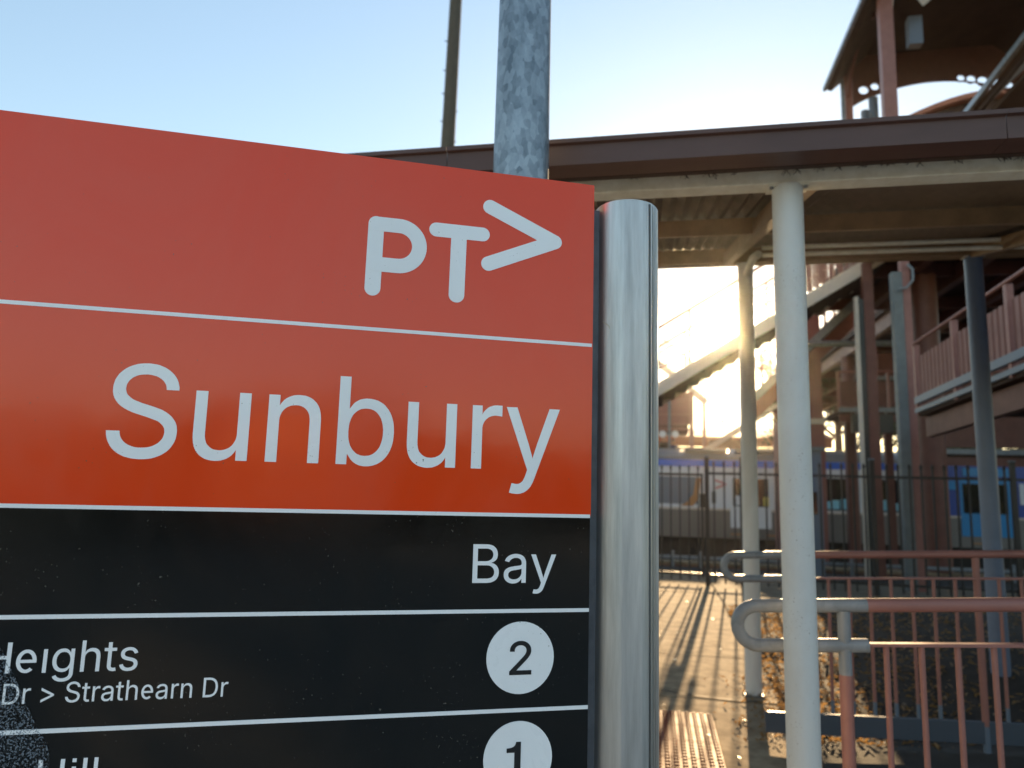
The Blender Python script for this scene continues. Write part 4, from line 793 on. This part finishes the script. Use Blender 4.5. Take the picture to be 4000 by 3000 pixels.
MB().prism([(.4, q2(.4)-.28), (6.5, q2(6.5)-.28), (6.5, q2(6.5)), (.4, q2(.4))], 'y', 33.0, 33.1).build('stringer', 'stringer', s2)
for i in range(20): MB().box(.5 + .3*i, .82 + .3*i, 33.1, 34.8, q2(.5+.3*i)-.12, q2(.5+.3*i)-.07).build('tread', 'soffit', s2)
MB().box(2.6, 4.2, 33.3, 34.6, 2.2, 3.9).build('under_stair_wall', 'brick', s2)
s4 = thing('far_descending_stair', (.8, 34, 4), 'far slatted stair balustrade descending right beneath the sun', 'stair')
q4 = lambda x: 8.9 - (x-.335)*.86
for i in range(30):
    x = -2.2 + .16*i; MB().box(x, x+.055, 34, 34.03, q4(x)-1.35, q4(x)).build('baluster', 'pinkpanel', s4)
MB().bar((-2.3, 34, q4(-2.3)), (2.5, 34, q4(2.5)), .06, .07).build('handrail', 'pink', s4)
MB().bar((-2.3, 34, q4(-2.3)-1.4), (2.5, 34, q4(2.5)-1.4), .08, .3).build('stringer', 'stringer', s4)
MB().box(2.3, 2.45, 34, 34.15, -1, q4(2.4)-1.3).build('support_post', 'pink', s4); MB().box(-2.3, -2.15, 34, 34.15, -1, q4(-2.2)-1.3).build('support_post', 'pink', s4)
bd = thing('station_building', (3.5, 41, -1), 'low station building with orange fascia seen over the train', 'building')
MB().box(-6, 9, 41, 46, -1.2, 4.0).build('wall', 'brick', bd)
MB().box(-6.3, 9.3, 40.0, 40.1, 3.98, 4.50).build('fascia', 'terraroof', bd)
MB().prism([(39.95, 4.52), (43.5, 5.2), (47, 4.52), (47, 4.42), (39.95, 4.42)], 'x', -6.4, 9.4).build('roof', 'terraroof', bd)
for x in (-5, -2.5, 0, 2.4, 6.9): MB().box(x, x+1.1, 40.96, 40.99, 1.8, 3.6).build('window', 'window', bd)
MB().box(4.05, 6.3, 39.85, 39.94, 2.6, 3.85).build('notice_board', 'trainwhite', bd)
# lamp post with a pair of small signs
lp2 = thing('platform_lamp', (.70, 30, 0), 'blue grey platform lamp post with two small pale signs', 'lamp post')
MB().tube([(.70, 30, 0), (.70, 30, 5.6)], .05, n=12).build('pole', 'bluegrey', lp2, smooth=True)
for x in (.42, .93): MB().tube([(x, 29.95, 3.86), (x, 29.99, 3.86)], .14, n=20).build('sign_disc', 'trainwhite', lp2)
MB().box(.45, .95, 29.98, 30.02, 3.84, 3.88).build('bracket', 'bluegrey', lp2)
l3 = thing('distant_street_lamp', (6.53, 70, 0), 'tiny street lamp far away against the bright sky', 'street lamp')
MB().tube([(6.53, 70, -1), (6.53, 70, 8.1)], .05, n=8).build('pole', 'bluegrey', l3); MB().box(6.35, 6.72, 69.9, 70.1, 8.05, 8.35).build('lamp_head', 'bluegrey', l3, bevel=.03)

# two people on the far walkway
def person(x, y, z0, h, coat, trousers, label, turn=0.0):
    p = thing('person', (x, y, z0), label, 'person', rz=turn)
    k = h/1.75
    def skinmesh(name, verts, edges, radii, m):
        me = bpy.data.meshes.new(name); me.from_pydata([tuple(c*k for c in v) for v in verts], edges, []); me.update()
        o = link(name, me, p, world=False); sk = o.modifiers.new('skin', 'SKIN'); sk.use_smooth_shade = True
        for i, r in enumerate(radii): me.skin_vertices[0].data[i].radius = (r[0]*k, r[1]*k)
        me.skin_vertices[0].data[0].use_root = True
        sb = o.modifiers.new('sub', 'SUBSURF'); sb.levels = 1; sb.render_levels = 1
        me.materials.append(M[m]); return o
    # one continuous body: pelvis, spine, neck, head, arms, legs
    V = [(0,0,.95),(0,0,1.15),(0,.01,1.38),(0,0,1.50),(0,-.01,1.60),(0,-.02,1.70),
         (.17,.01,1.42),(.24,.02,1.15),(.22,-.06,.92),(.215,-.09,.82),(-.17,.01,1.42),(-.24,.03,1.15),(-.23,-.03,.91),(-.225,-.06,.81),
         (.09,0,.90),(.10,-.02,.50),(.10,.02,.10),(.10,-.12,.04),(-.09,0,.90),(-.10,.0,.50),(-.10,.03,.10),(-.10,-.11,.04)]
    E_ = [(0,1),(1,2),(2,3),(3,4),(4,5),(2,6),(6,7),(7,8),(8,9),(2,10),(10,11),(11,12),(12,13),(0,14),(14,15),(15,16),(16,17),(0,18),(18,19),(19,20),(20,21)]
    Rr = [(.15,.11),(.145,.105),(.17,.11),(.055,.055),(.085,.10),(.07,.085),(.07,.07),(.05,.05),(.04,.04),(.035,.02),(.07,.07),(.05,.05),(.04,.04),(.035,.02),(.085,.09),(.065,.07),(.045,.05),(.045,.04),(.085,.09),(.065,.07),(.045,.05),(.045,.04)]
    skinmesh('body', V, E_, Rr, 'skin')
    Vc = [(0,0,.88),(0,0,1.15),(0,.01,1.38),(0,.0,1.46),(.17,.01,1.42),(.24,.02,1.15),(.222,-.055,.94),(-.17,.01,1.42),(-.24,.03,1.15),(-.232,-.03,.93)]
    Ec = [(0,1),(1,2),(2,3),(2,4),(4,5),(5,6),(2,7),(7,8),(8,9)]
    skinmesh('jacket', Vc, Ec, [(.18,.14),(.17,.13),(.19,.13),(.075,.075),(.085,.085),(.065,.065),(.053,.053),(.085,.085),(.065,.065),(.053,.053)], coat)
    Vt = [(0,0,.93),(.09,0,.88),(.10,-.02,.50),(.10,.02,.10),(-.09,0,.88),(-.10,0,.50),(-.10,.03,.10)]
    skinmesh('trousers', Vt, [(0,1),(1,2),(2,3),(0,4),(4,5),(5,6)], [(.165,.125),(.10,.10),(.08,.085),(.065,.075),(.10,.10),(.08,.085),(.065,.075)], trousers)
    hm = MB(); 
    for lat in range(5):
        for lo in range(14):
            t = R(90 - 20*lat); a = 2*math.pi*lo/14
            hm.v.append((.098*math.cos(t)*math.cos(a)*k, (.018 + .115*math.cos(t)*math.sin(a))*k, (1.655 + .125*math.sin(t))*k))
    for lat in range(4):
        for lo in range(14): a = lat*14+lo; b = lat*14+(lo+1) % 14; hm.f.append((a, b, b+14, a+14))
    hm.build('hair', 'hair', p, smooth=True, world=False)
    fm = MB()
    for sx in (-1, 1): fm.tube([(sx*.034*k, -.115*k, 1.645*k), (sx*.034*k, -.122*k, 1.645*k)], .012*k, n=8)
    fm.build('eyes', 'hair', p, world=False)
    MB().add([(0,-.118*k,1.645*k),(-.018*k,-.115*k,1.605*k),(.018*k,-.115*k,1.605*k),(0,-.145*k,1.608*k)], [(0,1,3),(0,3,2),(1,2,3)]).build('nose', 'skin', p, world=False)
    return p
person(.53, 33.2, 2.2, 1.84, 'charcoal', 'dark', 'standing person in a charcoal coat left of the platform lamp post', .5)
person(.93, 33.0, 2.2, 1.66, 'navy', 'dark', 'person in a blue jacket right of the platform lamp post', -.4)

# ------------------------------------------------------------------ trees
def tree(x, y, z0, h, rad, label, seed, nl=2600, m='foliage', ls=.22, trunk_r=.22, lean=0.0, name='gum_tree', group=None, open_=.35):
    rg = random.Random(seed); t = thing(name, (x, y, z0), label, 'tree', group)
    tb = MB(); top = Vector((x + lean*h, y, z0 + h*.72))
    tb.tube([(x, y, z0-.2), (x + lean*h*.3, y, z0 + h*.25), (x + lean*h*.55, y, z0 + h*.5), tuple(top)], [trunk_r*1.2, trunk_r, trunk_r*.7, trunk_r*.3], n=10)
    clumps = []
    for i in range(13):
        a = rg.uniform(0, 6.28); f = rg.uniform(.28, .62); b0 = Vector((x + lean*h*f, y, z0 + h*f))
        e = b0 + Vector((math.cos(a)*rad*rg.uniform(.45, .95), math.sin(a)*rad*rg.uniform(.45, .95), h*rg.uniform(.08, .36)))
        e.z = min(e.z, z0 + h*.95)
        tb.tube([tuple(b0), tuple(b0.lerp(e, .5) + Vector((0, 0, -.04*h*rg.random()))), tuple(e)], [trunk_r*.45, trunk_r*.28, trunk_r*.1], n=6)
        clumps.append((e, rad*rg.uniform(.25, .5))); clumps.append((b0.lerp(e, .65) + Vector((0, 0, rad*.1)), rad*rg.uniform(.2, .4)))
    clumps.append((top + Vector((0, 0, h*.12)), rad*.42))
    tb.build('trunk', 'bark', t, smooth=True)
    lb = MB()
    for i in range(nl):
        c, r = clumps[rg.randrange(len(clumps))]
        d = Vector((rg.gauss(0, 1), rg.gauss(0, 1), rg.gauss(0, .7))); d = d.normalized() * r * rg.random()**.5
        p = c + d; s = ls*rg.uniform(.5, 1.2); a = rg.uniform(0, 6.28)
        u = Vector((math.cos(a), math.sin(a), rg.uniform(-.9, .4))).normalized(); v = u.cross(Vector((rg.uniform(-1,1), rg.uniform(-1,1), rg.uniform(-1,1)))).normalized()
        lb.add([p - u*s, p + v*s*.35, p + u*s, p - v*s*.35], [(0,1,2,3)])
    lb.build('crown', m, t)
    return t
tree(12.5, 52, -1.1, 15.0, 5.0, 'tall loose gum tree behind the bridge columns at centre right', 1, nl=5200, ls=.34, trunk_r=.3)
tree(20.5, 56, -1.1, 14.0, 5.6, 'broad gum tree beyond the round column', 2, nl=5600, ls=.36, trunk_r=.3)
tree(29.5, 58, -1.1, 15.0, 6.0, 'dense gum tree at the right beyond the ramp', 3, nl=6000, ls=.36, trunk_r=.3)
tree(38.5, 60, -1.1, 13.0, 6.0, 'gum tree furthest right behind the blue tinted column', 4, nl=5000, ls=.36, trunk_r=.3)
tree(6.1, 33, -1.1, 11.5, 2.1, 'slender leaning gum with bare brown trunk between the cream columns', 5, nl=1300, ls=.16, trunk_r=.17, lean=-.06)
tree(16.5, 44, -1.1, 8.5, 3.0, 'small dark gum under the footbridge in front of the taller ones', 6, nl=2600, ls=.25, trunk_r=.2)
tree(-13, 150, -1.1, 6.6, 7, 'faint low tree on the far left skyline behind the station roof', 8, nl=3000, ls=.6, trunk_r=.3)
tree(9, 130, -1.1, 6.8, 9, 'hazy low tree on the skyline above the station roof', 9, nl=3600, ls=.6, trunk_r=.3)

# street trees behind the camera, seen mirrored in the gloss of the sign
hd = MB(); rg = random.Random(21)
for az, el in [(-60, 4.6), (-48, 5.0), (-36, 4.7), (-24, 5.2), (-14, 5.0), (-5, 4.9), (3, 5.0), (10, 5.2), (15, 6.2), (19, 7.2), (23, 7.6), (26, 6.8), (29, 5.3), (34, 4.5), (40, 3.8), (46, 3.4), (53, 3.6), (60, 4.2), (70, 4.4), (80, 4.0)]:
    D = 46 + rg.uniform(-4, 4); x = D*math.sin(R(az)); y = -D*math.cos(R(az)); h = EYE + D*math.tan(R(el)); rd = D*.085
    hd.tube([(x, y, 0), (x, y, h*.6)], [.2, .1], n=6)
    for i in range(620):
        d = Vector((rg.gauss(0,1), rg.gauss(0,1), rg.gauss(0,1))).normalized() * rg.random()**.4
        p = Vector((x + d.x*rd, y + d.y*rd, h*.5 + d.z*h*.5)); s = rg.uniform(.25, .55); a = rg.uniform(0, 6.28)
        u = Vector((math.cos(a), math.sin(a), rg.uniform(-.6,.6))).normalized(); v = u.cross(Vector((rg.uniform(-1,1), rg.uniform(-1,1), rg.uniform(-1,1)))).normalized()
        hd.add([p - u*s, p + v*s*.7, p + u*s, p - v*s*.7], [(0,1,2,3)])
tag(hd.build('street_trees', 'foliageback'), 'row of street trees across the road, mirrored in the sign', 'trees', kind='stuff')

# sunlit house across the road behind the camera, also mirrored in the sign
hs_ = thing('roadside_house', (13.5, -38, 0), 'brown brick house with orange roof across the road, mirrored in the sign', 'house')
MB().box(9.5, 19.5, -44, -38, 0, 3.1).build('wall', 'brick', hs_)
MB().prism([(9.0, 3.1), (20.0, 3.1), (17.5, 5.4), (11.5, 5.4)], 'y', -44.5, -37.6).build('roof', 'terraroof', hs_)
for x in (10.6, 13.2, 16.8): MB().box(x, x+1.4, -37.99, -37.95, 1.0, 2.4).build('window', 'window', hs_)
MB().box(15.0, 15.95, -37.99, -37.94, 0, 2.1).build('door', 'brick', hs_)

hz = MB().box(-124, 124, -124, 179, -2.6, 18).build('haze', 'soffit')
hm_ = bpy.data.materials.new('haze'); hm_.use_nodes = True; hn = hm_.node_tree; hn.nodes.clear()
ho = hn.nodes.new('ShaderNodeOutputMaterial'); hv = hn.nodes.new('ShaderNodeVolumePrincipled')
hv.inputs['Color'].default_value = (1.0, .95, .88, 1); hv.inputs['Density'].default_value = .00032; hv.inputs['Anisotropy'].default_value = .95
hn.links.new(hv.outputs[0], ho.inputs['Volume']); hz.data.materials.clear(); hz.data.materials.append(hm_); hz['kind'] = 'stuff'
